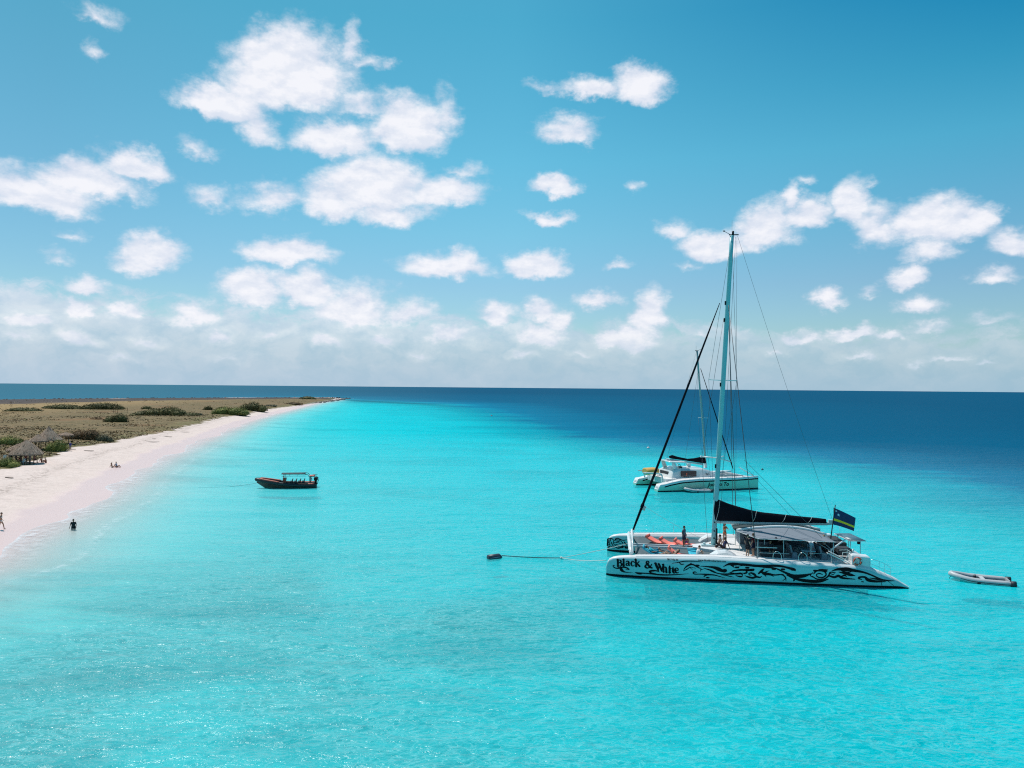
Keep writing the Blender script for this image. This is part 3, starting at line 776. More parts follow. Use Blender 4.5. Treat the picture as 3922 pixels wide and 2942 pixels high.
GLYPH = {
 'B': [[(.14, 0, .13), (.14, 1, .13)], [(.14, .94, .05), (.45, .93, .07), (.60, .74, .12), (.46, .56, .07), (.16, .53, .05)], [(.16, .52, .05), (.52, .50, .07), (.72, .27, .14), (.52, .05, .07), (.1, .05, .05)], [(-.06, .96, .035), (.2, .96, .045)], [(-.06, .04, .035), (.25, .04, .045)]],
 'l': [[(.17, 0, .14), (.17, 1, .14)], [(-.05, .96, .035), (.2, .96, .045)], [(-.04, .04, .035), (.38, .04, .035)]],
 'a': [[(.08, .56, .05), (.18, .68, .07), (.38, .70, .09), (.52, .56, .13), (.53, .2, .13), (.58, .06, .09), (.70, .03, .04)], [(.50, .42, .05), (.25, .38, .07), (.12, .22, .11), (.24, .06, .07), (.48, .12, .05)]],
 'c': [[(.62, .56, .09), (.45, .70, .06), (.24, .64, .10), (.12, .36, .13), (.24, .08, .10), (.45, .02, .06), (.64, .16, .05)]],
 'k': [[(.14, 0, .13), (.14, 1, .13)], [(-.06, .96, .035), (.2, .96, .045)], [(.60, .68, .08), (.24, .38, .05)], [(.28, .44, .09), (.46, .22, .12), (.64, .02, .12)], [(-.05, .04, .035), (.32, .04, .035)]],
 '&': [[(.92, .05, .09), (.70, .16, .11), (.34, .60, .12), (.28, .82, .10), (.42, .96, .06), (.58, .84, .07), (.46, .62, .07), (.18, .42, .09), (.10, .2, .12), (.30, .03, .08), (.60, .12, .07), (.78, .32, .06), (.90, .50, .07)]],
 'W': [[(.08, .97, .12), (.22, .5, .13), (.32, .03, .07)], [(.32, .03, .05), (.50, .85, .05)], [(.46, .95, .11), (.60, .5, .12), (.70, .03, .07)], [(.70, .03, .05), (.96, .96, .06)], [(-.06, .97, .035), (.24, .97, .04)], [(.84, .97, .03), (1.06, .97, .03)]],
 'h': [[(.14, 0, .13), (.14, 1, .13)], [(-.06, .96, .035), (.2, .96, .04)], [(.16, .50, .05), (.34, .68, .08), (.54, .60, .12), (.56, .3, .13), (.56, 0, .13)], [(-.05, .04, .035), (.32, .04, .035)], [(.4, .04, .035), (.76, .04, .035)]],
 'i': [[(.18, 0, .15), (.18, .68, .15)], [(.17, .88, .11), (.19, .89, .11)], [(-.04, .04, .035), (.4, .04, .035)], [(-.02, .66, .035), (.2, .66, .04)]],
 't': [[(.24, .94, .04), (.24, .6, .12), (.24, .2, .13), (.34, .04, .09), (.52, .10, .05)], [(-.02, .66, .045), (.50, .66, .045)]],
 'e': [[(.12, .36, .05), (.34, .37, .05), (.56, .42, .06), (.52, .62, .09), (.34, .70, .06), (.16, .56, .11), (.11, .30, .13), (.30, .05, .09), (.60, .14, .05)]],
}
HULL_ART= [[(8.682,1.13,0.01),(8.989,1.315,0.053),(9.311,1.377,0.086),(9.794,1.379,0.073),(10.435,1.339,0.047),(11.075,1.282,0.04),(11.713,1.242,0.053),(12.349,1.202,0.047),(12.824,1.091,0.027)],[(9.247,1.341,0.066),(9.408,1.217,0.047),(9.51,1.107,0.017)],[(11.876,1.406,0.01),(12.513,1.414,0.033),(13.063,1.356,0.047)],[(9.826,1.233,0.013),(10.275,1.3,0.027),(11.075,1.249,0.027),(11.394,1.262,0.013)],[(6.999,1.118,0.01),(7.534,1.109,0.04),(8.02,1.064,0.083),(8.344,0.96,0.126),(8.603,0.855,0.1),(8.83,0.814,0.086),(8.91,0.9,0.06),(8.78,0.945,0.04),(8.667,0.907,0.02)],[(7.259,0.98,0.013),(7.698,0.867,0.047),(7.957,0.762,0.06),(8.346,0.629,0.033),(8.992,0.606,0.047),(9.636,0.665,0.047),(9.973,0.728,0.013)],[(9.088,0.676,0.01),(9.474,0.857,0.033),(9.955,0.959,0.06),(10.436,0.962,0.06),(10.756,0.991,0.08),(10.915,1.041,0.053)],[(10.372,0.943,0.047),(10.421,0.796,0.06),(10.245,0.707,0.047),(10.133,0.752,0.02)],[(6.742,0.607,0.017),(6.628,0.675,0.033),(6.498,0.596,0.047),(6.63,0.501,0.033),(7.052,0.521,0.033),(7.539,0.509,0.053),(8.024,0.498,0.04),(8.415,0.412,0.027),(8.869,0.295,0.007)],[(7.571,0.494,0.033),(7.33,0.39,0.04),(7.3,0.3,0.017)],[(7.463,0.26,0.027),(7.576,0.272,0.053),(7.68,0.27,0.027)],[(8.509,0.536,0.01),(8.929,0.502,0.033),(9.253,0.431,0.027),(9.479,0.39,0.007)],[(10.758,0.596,0.02),(10.614,0.623,0.04),(10.582,0.72,0.033),(10.757,0.761,0.053),(10.982,0.654,0.08),(11.117,0.534,0.033)],[(10.279,0.543,0.013),(10.537,0.452,0.053),(10.858,0.398,0.066),(11.112,0.493,0.066),(11.368,0.454,0.047),(11.5,0.537,0.02)],[(9.605,0.531,0.013),(9.831,0.473,0.047),(10.056,0.465,0.047),(10.093,0.535,0.017)],[(11.681,1.127,0.017),(11.522,0.973,0.073),(11.284,0.749,0.053)],[(11.427,0.903,0.04),(11.683,0.765,0.1),(12.033,0.73,0.08),(12.509,0.684,0.04),(13.06,0.756,0.027)],[(11.714,0.816,0.047),(11.872,0.921,0.033),(12.047,0.988,0.01)],[(11.683,0.716,0.047),(11.779,0.588,0.027),(11.829,0.497,0.007)],[(12.001,0.729,0.047),(12.383,0.564,0.013)],[(5.775,0.69,0.011),(5.862,0.908,0.032),(6.113,1.133,0.053),(6.427,1.226,0.048),(6.794,1.057,0.043),(7.056,0.924,0.021)],[(5.801,0.718,0.011),(6.062,0.864,0.032),(6.297,1.008,0.021),(6.69,0.945,0.011)],[(6.165,1.136,0.021),(6.322,1.301,0.027),(6.385,1.331,0.005)],[(7.047,0.694,0.005),(7.067,0.871,0.032),(7.265,0.88,0.005)],[(6.245,0.979,0.021),(6.456,0.812,0.011)],[(2.146,0.406,0.016),(2.361,0.365,0.053),(2.895,0.378,0.037),(3.428,0.357,0.043),(4.224,0.323,0.048),(5.278,0.4,0.032),(6.17,0.514,0.005)],[(3.983,0.531,0.016),(3.743,0.616,0.043),(3.425,0.599,0.064),(3.239,0.524,0.053),(3.427,0.407,0.053),(3.747,0.342,0.053)],[(2.227,0.367,0.027),(2.415,0.302,0.032),(2.629,0.292,0.021)],[(4.929,1.241,0.011),(5.43,1.341,0.027),(5.852,1.435,0.032),(6.587,1.471,0.027),(7.161,1.445,0.011)],[(5.456,1.332,0.027),(5.598,1.201,0.037),(5.808,1.221,0.021)],[(0.638,0.792,0.007),(0.547,0.831,0.021),(0.466,0.804,0.021),(0.53,0.702,0.036),(0.711,0.625,0.036),(0.927,0.66,0.053),(1.197,0.742,0.046),(1.466,0.729,0.053),(1.664,0.636,0.039),(1.709,0.594,0.018),(1.557,0.571,0.018),(1.413,0.593,0.005)],[(1.071,0.671,0.089),(1.126,0.528,0.103),(1.253,0.426,0.068),(1.433,0.374,0.036),(1.684,0.366,0.018),(2.006,0.374,0.004)],[(9.275,1.256,0.025),(10.0,1.382,0.062),(11.08,1.339,0.05),(12.157,1.348,0.056),(12.99,1.326,0.056),(13.463,1.237,0.075),(13.847,1.143,0.087),(13.905,1.06,0.037)],[(12.512,1.169,0.025),(13.107,0.93,0.062),(13.76,0.668,0.106),(14.47,0.695,0.112),(15.03,0.87,0.031)],[(13.316,0.692,0.025),(14.06,0.431,0.081),(14.951,0.322,0.106),(15.716,0.34,0.081),(16.269,0.519,0.025)],[(16.53,1.138,0.025),(16.946,1.27,0.069),(17.592,1.292,0.125),(18.056,1.232,0.094),(18.758,1.122,0.062),(19.346,0.927,0.05),(19.933,0.672,0.05),(20.549,0.531,0.019)],[(17.234,1.194,0.05),(17.583,1.056,0.05),(17.934,1.147,0.012)],[(16.413,0.751,0.062),(16.706,0.689,0.069),(16.998,0.792,0.081),(17.292,0.65,0.069),(18.169,0.591,0.019)],[(17.028,1.078,0.025),(17.465,0.992,0.075),(17.815,0.914,0.094),(18.167,0.853,0.019)],[(17.174,0.737,0.037),(17.407,0.85,0.05),(17.554,0.782,0.031)],[(18.64,0.586,0.025),(18.434,0.659,0.056),(18.521,0.753,0.056),(18.874,0.763,0.062),(19.081,0.575,0.106),(19.581,0.48,0.081),(20.343,0.466,0.019)],[(18.663,0.42,0.037),(18.763,0.417,0.037)],[(19.227,0.713,0.019),(19.873,0.622,0.062),(20.52,0.554,0.044),(20.985,0.549,0.012)],[(15.149,0.691,0.031),(15.475,0.5,0.044),(16.004,0.54,0.044),(16.295,0.795,0.044),(16.412,1.031,0.037),(16.775,1.027,0.025)],[(15.236,0.878,0.031),(15.472,1.118,0.05),(15.972,1.087,0.05),(16.119,0.85,0.044),(15.885,0.639,0.044),(15.532,0.656,0.037),(15.425,0.824,0.031),(15.648,0.924,0.037),(15.854,0.852,0.025)],[(15.591,1.225,0.019),(15.885,1.217,0.037),(16.238,1.218,0.019)],[(15.176,0.967,0.025),(15.001,0.746,0.031),(15.297,0.574,0.025)],[(16.296,0.734,0.037),(16.412,0.953,0.025),(16.588,0.868,0.025),(16.734,0.965,0.012)],[(12.455,0.718,0.012),(12.989,0.716,0.044),(13.217,0.521,0.037),(13.266,0.271,0.012)],[(13.202,0.426,0.025),(13.029,0.26,0.012)],[(9.278,0.699,0.05),(9.64,0.652,0.05),(10.001,0.698,0.062),(10.123,0.579,0.031)],[(9.397,0.89,0.025),(10.06,0.967,0.056),(10.81,0.979,0.075),(10.93,1.045,0.05)],[(20.05,0.403,0.012),(20.097,0.153,0.012)],[(20.519,0.507,0.012),(20.922,0.201,0.012)],[(13.797,0.515,0.031),(13.849,0.378,0.056),(13.804,0.294,0.031)]]
PORTHOLES= [(6.804,1.159),(9.713,1.137),(10.461,1.144),(12.374,1.122),(13.035,1.129),(13.758,1.127),(15.354,1.113),(16.06,1.121)]
NAME_LETTERS= [('B',(0.782,0.785),(0.387,0.028),(-0.022,0.506)),('l',(1.214,0.852),(0.17,0.011),(-0.013,0.494)),('a',(1.42,0.856),(0.358,0.023),(-0.012,0.51)),('c',(1.805,0.863),(0.34,0.021),(-0.017,0.525)),('k',(2.163,0.867),(0.383,0.024),(-0.039,0.523)),('&',(2.876,0.764),(0.568,0.029),(-0.039,0.559)),('W',(3.693,0.634),(0.653,-0.059),(-0.064,0.564)),('h',(4.223,0.565),(0.37,-0.034),(-0.021,0.555)),('i',(4.664,0.534),(0.176,-0.016),(-0.004,0.538)),('t',(4.875,0.52),(0.299,-0.029),(-0.022,0.509)),('e',(5.121,0.521),(0.352,-0.035),(-0.022,0.573))]
FAR_ART= [[(0.228,1.01,0.039),(0.215,0.945,0.039),(0.177,0.895,0.039),(0.125,0.871,0.039),(0.072,0.879,0.039),(0.033,0.918,0.039),(0.019,0.974,0.039),(0.032,1.039,0.039),(0.07,1.09,0.039),(0.122,1.117,0.039),(0.175,1.111,0.039),(0.214,1.071,0.039),(0.228,1.01,0.039)],[(0.189,0.648,0.039),(0.177,0.595,0.039),(0.143,0.552,0.039),(0.096,0.53,0.039),(0.049,0.536,0.039),(0.014,0.568,0.039),(0.001,0.619,0.039),(0.013,0.673,0.039),(0.047,0.718,0.039),(0.094,0.74,0.039),(0.141,0.734,0.039),(0.176,0.7,0.039),(0.189,0.648,0.039)],[(1.337,0.624,0.028),(1.232,0.5,0.028),(1.043,0.445,0.028),(0.82,0.47,0.028),(0.623,0.571,0.028),(0.504,0.721,0.028),(0.496,0.879,0.028),(0.602,1.003,0.028),(0.791,1.06,0.028),(1.015,1.035,0.028),(1.211,0.932,0.028),(1.329,0.782,0.028),(1.337,0.624,0.028)],[(1.748,0.455,0.032),(1.734,0.407,0.032),(1.697,0.37,0.032),(1.645,0.354,0.032),(1.593,0.364,0.032),(1.555,0.396,0.032),(1.541,0.443,0.032),(1.554,0.492,0.032),(1.592,0.529,0.032),(1.643,0.545,0.032),(1.695,0.535,0.032),(1.733,0.502,0.032),(1.748,0.455,0.032)],[(0.532,0.821,0.018),(0.823,0.82,0.028),(1.239,0.72,0.018)],[(0.617,0.68,0.018),(0.866,0.614,0.032),(1.199,0.571,0.014)],[(0.698,0.958,0.014),(0.905,0.931,0.039),(1.072,0.878,0.018)],[(-0.035,1.066,0.025),(-0.012,0.837,0.053),(-0.04,0.459,0.046)],[(0.258,1.148,0.036),(0.447,1.085,0.043),(0.489,0.985,0.018)],[(0.655,1.102,0.043),(0.82,1.196,0.036),(1.07,1.129,0.043),(1.361,1.041,0.028),(1.649,1.119,0.018)],[(0.282,0.837,0.028),(0.367,0.678,0.046),(0.451,0.519,0.028),(0.66,0.409,0.039),(0.91,0.321,0.043),(1.2,0.402,0.036),(1.364,0.539,0.025)],[(-0.007,0.313,0.032),(0.243,0.454,0.036),(0.494,0.376,0.014)],[(1.444,0.899,0.043),(1.569,0.781,0.036),(1.653,0.66,0.043),(1.446,0.732,0.018)],[(1.242,0.341,0.021),(1.448,0.48,0.043),(1.759,0.371,0.036)],[(0.056,0.301,0.021),(0.244,0.306,0.025),(0.62,0.279,0.014)]]
HW_X = [-.05, .15, .5, 1.0, 2.5, 5, 8, 14, 18, 22]
HW_V = [.03, .22, .40, .52, .74, .92, 1.0, 1.0, .92, .62]
TOP_X = [-.05, .05, .2, .5, .9, 2.1, 5, 8.2, 10.5, 14, 17.3, 18.6, 19.3, 20.1, 21.2, 21.75, 22.0]
TOP_Z = [.70, 1.05, 1.27, 1.42, 1.50, 1.60, 1.70, 1.80, 1.76, 1.68, 1.60, 1.56, 1.42, 1.12, .66, .30, .16]
def hull_w(x): return float(np.interp(x, HW_X, HW_V))
def hull_top(x): return float(np.interp(x, TOP_X, TOP_Z))
def hull_prof(x):
    """half section (offset from centre line, height), keel to deck edge"""
    w, t = hull_w(x), hull_top(x)
    zc = t - min(.40, t * .36) * (0.45 + .55 * min(1, max(0, x - .5) / 2.5))
    k = -.55 if x < 17 else -.55 + (x - 17) * .09
    return [(0.02, k), (.34 * w, k * .7), (.60 * w, 0.0), (.655 * w, .16), (.70 * w, min(.55, zc * .5)), (.70 * w, zc * .8), (.685 * w, zc), (.62 * w, zc + (t - zc) * .55), (.46 * w, t - .02), (.40 * w, t)]
def hull_y(x, z):
    p = hull_prof(x)
    return float(np.interp(z, [q[1] for q in p[1:]], [q[0] for q in p[1:]]))

def place_letter(mb, ch, o, u, v, fn):
    wid = {'l': .38, 'i': .38, '&': .95, 'W': 1.0, 't': .52}.get(ch, .74)
    ul = math.hypot(*u) / wid; vl = math.hypot(*v)
    for st in GLYPH[ch]:
        pts = []
        for x, y, w in st:
            pts.append((o[0] + u[0] * x / wid + v[0] * y, o[1] + u[1] * x / wid + v[1] * y, w * (ul * .75 + vl * .25)))
        stroke(mb, pts, fn, 4)

def text_mesh(mb, txt, size, origin, udir, fn, bold=0.0, shear=0.0):
    cu = bpy.data.curves.new('t', 'FONT'); cu.body = txt; cu.size = size; cu.offset = bold; cu.shear = shear; cu.resolution_u = 3
    ob = bpy.data.objects.new('t', cu); col.objects.link(ob)
    bpy.context.view_layer.update()
    me = bpy.data.meshes.new_from_object(ob.evaluated_get(bpy.context.evaluated_depsgraph_get()))
    b = len(mb.v)
    for v in me.vertices: mb.v.append(Vector(fn(origin[0] + v.co.x * udir[0] - v.co.y * udir[1], origin[1] + v.co.x * udir[1] + v.co.y * udir[0], .022)))
    for p in me.polygons: mb.face([b + i for i in p.vertices])
    bpy.data.objects.remove(ob); bpy.data.curves.remove(cu); bpy.data.meshes.remove(me)

def wire(mb, a, b, r=.012, sag=0.0, n=2):
    a, b = Vector(a), Vector(b); m = n if sag == 0 else 10
    mb.tube([a.lerp(b, i / (m - 1)) - Vector((0, 0, sag * 4 * (i / (m - 1)) * (1 - i / (m - 1)))) for i in range(m)], r, 6)

# ------------------------------------------------------------------ the large catamaran
MF = Frame((2324, 2203), (3470, 2250))
cat = empty('sailing_catamaran', MF.O, MF.ang, label='large white sailing catamaran with black lettering and tribal artwork along its hull', cat='catamaran')
YN, YF, YC = 0.05, 9.0, 4.55
ZD = 1.62                                    # bridge deck height

def build_hull(name, yc, side):
    """side: -1 outboard face towards -Y (near hull), +1 far hull"""
    mb = MB(); xs = sorted(set([-.05, 0, .08, .2, .35] + [i * .25 for i in range(2, 89)] + [21.9])); rings = []
    for x in xs:
        p = hull_prof(x)
        ring = [(x, yc - q[0], q[1]) for q in p] + [(x, yc + q[0], q[1]) for q in reversed(p)]
        rings.append(ring)
    b = len(mb.v); n = len(rings[0])
    for r in rings: mb.v.extend(Vector(p) for p in r)
    for i in range(len(rings) - 1):
        for j in range(n):
            k = (j + 1) % n; half = len(hull_prof(0))
            seg = j if j < half else n - 2 - j
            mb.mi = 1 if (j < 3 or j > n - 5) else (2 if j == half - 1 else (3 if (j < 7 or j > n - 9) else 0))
            mb.face((b + i * n + j, b + (i + 1) * n + j, b + (i + 1) * n + k, b + i * n + k), mb.mi != 2)
    mb.mi = 0
    mb.face([b + j for j in range(n)]); mb.face([b + (len(rings) - 1) * n + j for j in reversed(range(n))])
    mb.mi = 1
    if side < 0:
        fn = lambda x, z, d: (x, yc - hull_y(min(22, max(-.05, x)), z) - d, z)
        for s in HULL_ART: stroke(mb, s, fn)
        for (px, pz) in PORTHOLES: stroke(mb, [(px - .10, pz, .055), (px, pz, .062), (px + .10, pz, .055)], fn, 2)
        for ch, o, u, v in NAME_LETTERS: place_letter(mb, ch, o, u, v, fn)
        text_mesh(mb, 'www.bluefinncharters.com', .19, (6.85, 1.51), (1, -.012), fn, .004)
        text_mesh(mb, '2017-Op-06', .17, (4.55, 1.46), (1, 0), fn, .004)
    else:
        fn = lambda x, z, d: (x, yc - hull_y(min(22, max(-.05, x)), z) - d, z)
        for s in FAR_ART: stroke(mb, s, fn)
    mb.mi = 0
    # toe rail along the deck edge
    for sg in (-1, 1):
        mb.tube([(x, yc + sg * hull_w(x) * .40, hull_top(x) + .012) for x in [2.2 + .5 * i for i in range(33)]], .016, 6)
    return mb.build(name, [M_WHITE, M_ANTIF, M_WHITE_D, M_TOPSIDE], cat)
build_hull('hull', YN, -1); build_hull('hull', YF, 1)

# bridge deck, nose fairings, cabin sides
mb = MB()
top = [(6.95, 4.0), (6.95, 5.1), (8.1, 5.8), (8.75, 6.6), (9.05, YF - .55), (18.9, YF - .55), (18.9, YN + .42), (9.7, YN + .42), (9.15, 2.1), (8.45, 3.1)]
mb.prism(list(reversed(top)), .95, ZD, lambda u, v, d: (u, v, d)); mb.build('bridge_deck', M_WHITE_D, cat)
for yc, sg in ((1.35, 1), (7.8, -1)):
    mb = MB(); rings = []
    for x, w, z0, z1 in ((7.75, .28, 1.1, 1.32), (8.0, .42, 1.1, 1.62), (8.5, .5, 1.1, 1.92), (9.1, .52, 1.1, 2.02), (9.6, .5, 1.1, 1.86), (9.95, .42, 1.1, 1.65)):
        rings.append([(x, yc - w, z0), (x, yc - w, z1 - .12), (x, yc - w * .7, z1), (x, yc + w * .7, z1), (x, yc + w, z1 - .12), (x, yc + w, z0)])
    mb.loft(rings, smooth=False); mb.build('nacelle', M_WHITE, cat)
mb = MB(); mb.box((8.3, YC, ZD + .05), (1.3, .5, .16)); mb.tube([(7.9, YC, ZD + .12), (7.9, YC, ZD + .28)], .11, 10); mb.build('anchor_windlass', M_ALU, cat)

# forward crossbeam with the striker arch
mb = MB(); mb.tube([(1.85, YN + .2, 1.66), (1.85, YC, 1.72), (1.85, YF - .2, 1.66)], [.16, .19, .16], 12, .8); mb.box((1.85, YC, 1.74), (.34, 6.5, .03)); mb.build('forward_crossbeam', M_WHITE, cat)
mb = MB()
mb.tube([(2.0, YN + .25, 1.75), (2.02, YC, 2.75), (2.0, YF - .25, 1.75)], [.06, .085, .06], 10)
mb.tube([(1.93, YC, 1.8), (2.0, YC, 2.75)], .05, 8)
mb.build('striker_arch', M_WHITE, cat)
mb = MB(); mb.box((4.5, YC - .40, 1.46), (5.0, .12, .16)); mb.box((4.5, YC + .40, 1.46), (5.0, .12, .16))
for i in range(8): mb.box((2.3 + i * .62, YC, 1.41), (.05, .8, .05))
mb.mi = 1; mb.box((4.5, YC, 1.44), (4.9, .68, .012))
mb.build('centre_spine', [M_WHITE, M_NET], cat)
# trampolines, each with its lacing
for y0, y1 in ((YN + .50, YC - .50), (YC + .50, YF - .52)):
    mb = MB(); mb.sheet(lambda u, v: (2.25 + u * (6.3 if y0 < 2 else 6.6) , y0 + v * (y1 - y0), 1.40 - .09 * math.sin(math.pi * u) * math.sin(math.pi * v)), 14, 8, .012)
    t_ = mb.build('trampoline', M_NET, cat)
    for ye, s_ in ((y0, -1), (y1, 1)):
        lc = MB()
        for i in range(40):
            x = 2.35 + i * .15; lc.tube([(x, ye, 1.40), (x + .07, ye + s_ * .09, 1.45)], .016, 5); lc.tube([(x + .07, ye + s_ * .09, 1.45), (x + .15, ye, 1.40)], .016, 5)
        lc.build('lacing', M_ROPE, t_)
# netting seams on the near side
# mast
def mast_at(z): t = (z - 1.6) / 25.6; return 8.62 + 1.32 * t
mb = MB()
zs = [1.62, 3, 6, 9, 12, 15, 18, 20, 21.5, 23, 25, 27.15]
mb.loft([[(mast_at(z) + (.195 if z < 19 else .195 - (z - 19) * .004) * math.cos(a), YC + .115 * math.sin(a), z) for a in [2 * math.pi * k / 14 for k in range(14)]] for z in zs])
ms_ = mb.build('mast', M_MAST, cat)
mb = MB(); mb.box((mast_at(27.2) + .15, YC, 27.2), (.75, .1, .07)); mb.tube([(mast_at(27.2) - .1, YC, 27.2), (mast_at(27.2) - .62, YC, 27.5)], .018, 6); mb.ball((mast_at(27.2) - .64, YC, 27.52), (.1, .04, .05)); mb.tube([(mast_at(27.2) + .08, YC, 27.2), (mast_at(27.2) + .08, YC, 27.5)], .09, 8); mb.tube([(mast_at(27.2), YC, 27.2), (mast_at(27.2), YC, 28.4)], .008, 5)
mb.build('masthead', M_BLACK, ms_)
mb = MB()
mb.tube([(mast_at(15.2) - .10, YC, 15.25), (mast_at(15.2) - 1.22, YC - .55, 15.30)], .035, 8); mb.tube([(mast_at(15.2), YC, 15.25), (mast_at(15.2) + 1.0, YC - .55, 15.22)], .035, 8)
mb.build('upper_spreader', M_WHITE, ms_)
mb = MB()
mb.tube([(7.62, YC - .3, 8.98), (9.0, YC, 8.86), (9.9, YC - .35, 8.62)], .05, 8); mb.tube([(9.05, YC + .1, 8.85), (9.5, YC + .9, 8.95)], .05, 8); mb.tube([(7.5, YC - .32, 9.0), (7.62, YC - .3, 8.98)], .07, 8)
mb.build('lower_spreader', M_WHITE, ms_)
for zz in (21.6, 20.2, 14.9, 8.2): MB().box((mast_at(zz) - .20, YC - .03, zz), (.12, .1, .32)).build('tang', M_BLACK, ms_)
for zz in (2.9, 2.3, 3.6): MB().tube([(mast_at(zz), YC - .08, zz), (mast_at(zz), YC - .2, zz)], .06, 8).build('winch', M_BLACK, ms_)
MB().box((mast_at(2.4) + .22, YC, 2.5), (.14, .2, 1.2)).build('halyard_bag', M_BLACK, ms_)
# boom and stowed mainsail
mb = MB(); mb.tube([(8.85, YC, 3.64), (12, YC, 3.60), (17.5, YC, 3.76), (18.25, YC, 3.86)], [.13, .15, .14, .12], 10, .8); mb.box((17.9, YC, 3.92), (.5, .22, .3)); mb.build('boom', M_ALU, cat)
prof = [(8.64, 3.85, 4.85), (8.74, 3.72, 5.58), (9.1, 3.70, 5.46), (9.7, 3.70, 5.20), (10.4, 3.70, 4.98), (11.5, 3.70, 4.70), (12.5, 3.70, 4.52), (14, 3.72, 4.40), (15.5, 3.74, 4.30), (16.8, 3.77, 4.20), (17.45, 3.79, 4.15)]
mb = MB(); rings = []
for i, (x, z0, z1) in enumerate(prof):
    if i == 0: z0 = 4.3
    hw = .2 if i > 0 else .1; zc, hz = (z0 + z1) / 2, (z1 - z0) / 2
    rings.append([(x, YC + hw * math.cos(a) * (1 - .45 * max(0, math.sin(a))), zc + hz * math.copysign(abs(math.sin(a)) ** .55, math.sin(a)) + .02 * math.sin(3 * x + a * 2)) for a in [2 * math.pi * k / 14 for k in range(14)]])
mb.loft(rings); mb.build('sail_cover', M_SAILCOVER, cat)
for x, z0, z1 in ((9.0, 3.6, 5.45), (11.9, 3.6, 4.65), (14.2, 3.7, 4.4), (16.2, 3.75, 4.25)): MB().tube([(x - .25, YC - .24, z0), (x, YC - .225, (z0 + z1) / 2), (x + .12, YC - .12, z1 - .05), (x + .2, YC - .02, z1 + .03)], .017, 5).build('reef_line', M_ROPE, cat)
# furled headsail on its stay, and the standing rigging
mb = MB(); P = [(2.12, YC, 2.75), (9.0, YC, 21.6)]
f_ = lambda t: Vector(P[0]).lerp(Vector(P[1]), t)
mb.tube([f_(t) for t in (0, .05, .1, .3, .6, .85, .93, 1.0)], [.07, .10, .105, .10, .09, .07, .045, .03], 8); mb.tube([f_(.1), f_(.115)], .14, 8); mb.build('furled_headsail', M_SAILCOVER, cat)
MT = (mast_at(27.1), YC, 27.05); MH = (mast_at(21.8), YC, 21.8)
for y in (YN - .35, YF + .35):
    mb = MB(); wire(mb, MH, (11.25, y, 1.65), .028); mb.build('shroud', M_WIRE, cat)
mb = MB()
wire(mb, (MT[0] + .45, YC, 27.1), (17.95, YC, 4.1), .010, .35); mb.build('topping_lift', M_WIRE, cat)
mb = MB()
wire(mb, MT, (mast_at(15.2) - 1.22, YC - .55, 15.3), .012); wire(mb, (mast_at(15.2) - 1.22, YC - .55, 15.3), (mast_at(5) - .15, YC, 5.2), .012)
wire(mb, MT, (mast_at(15.2) + 1.0, YC - .55, 15.22), .012); wire(mb, (mast_at(15.2) + 1.0, YC - .55, 15.22), (mast_at(5) + .2, YC, 5.6), .012)
wire(mb, (MT[0] + .3, YC - .02, 27.0), (mast_at(3) + .42, YC - .1, 2.4), .012); wire(mb, (MT[0] + .4, YC + .02, 27.0), (10.4, YC, 5.1), .010)
wire(mb, (mast_at(20) - .25, YC, 20.3), (7.62, YC - .3, 8.98), .014); wire(mb, (7.62, YC - .3, 8.98), (8.25, YC + .6, 1.8), .014)
wire(mb, (MH[0] + .1, YC, 21.0), (10.9, YF, 1.7), .022)
mb.build('halyards', M_WIRE, cat)
mb = MB()
wire(mb, (10.75, YC - 2.4, 8.4), (14.7, YC, 4.35), .011); wire(mb, (10.6, YC - 2.6, 9.0), (16.4, 1.6, 3.15), .013); mb.build('lazy_jacks', M_WIRE, cat)
mb = MB(); wire(mb, (3.1, YC, 4.7), (8.1, 6.2, 1.8), .012, .12); mb.tube([(2.95, YC, 4.4), (3.05, YC, 4.75)], .13, 8); wire(mb, (2.0, YC, 1.9), (2.25, YC - .1, 2.9), .02)
mb.build('sheet_line', M_ROPE, cat)
# lifelines and stanchions along both hulls
def stanchions(yc, sg, xs, name='guard_rail'):
    mb = MB()
    for x in xs: mb.tube([(x, yc + sg * hull_w(x) * .42, hull_top(x)), (x, yc + sg * hull_w(x) * .42, hull_top(x) + .62)], .014, 6)
    for dz in (.33, .61): mb.tube([(x, yc + sg * hull_w(x) * .42, hull_top(x) + dz) for x in xs], .005, 5)
    return mb.build(name, M_STEEL, cat)
stanchions(YF, 1, [2.3, 4.0, 5.8, 7.6, 9.4, 11.2, 13.0, 14.8, 16.6, 18.2])
for x0, x1 in ((12.4, 13.0), (14.25, 14.85)):
    mb = MB(); mb.tube(catmull([(x0, YN - .3, ZD), (x0 + .02, YN - .3, 2.15), (x0 + .3, YN - .3, 2.36), (x1 - .02, YN - .3, 2.1), (x1, YN - .3, ZD)], 5), .02, 6); mb.build('boarding_handrail', M_STEEL, cat)
mb = MB(); mb.tube([(16.6, YN - .3, 1.6), (16.6, YN - .3, 2.35)], .018, 6); mb.tube([(16.6, YN - .3, 2.3), (15.0, YN - .3, 2.32)], .01, 6); mb.build('stanchion', M_STEEL, cat)
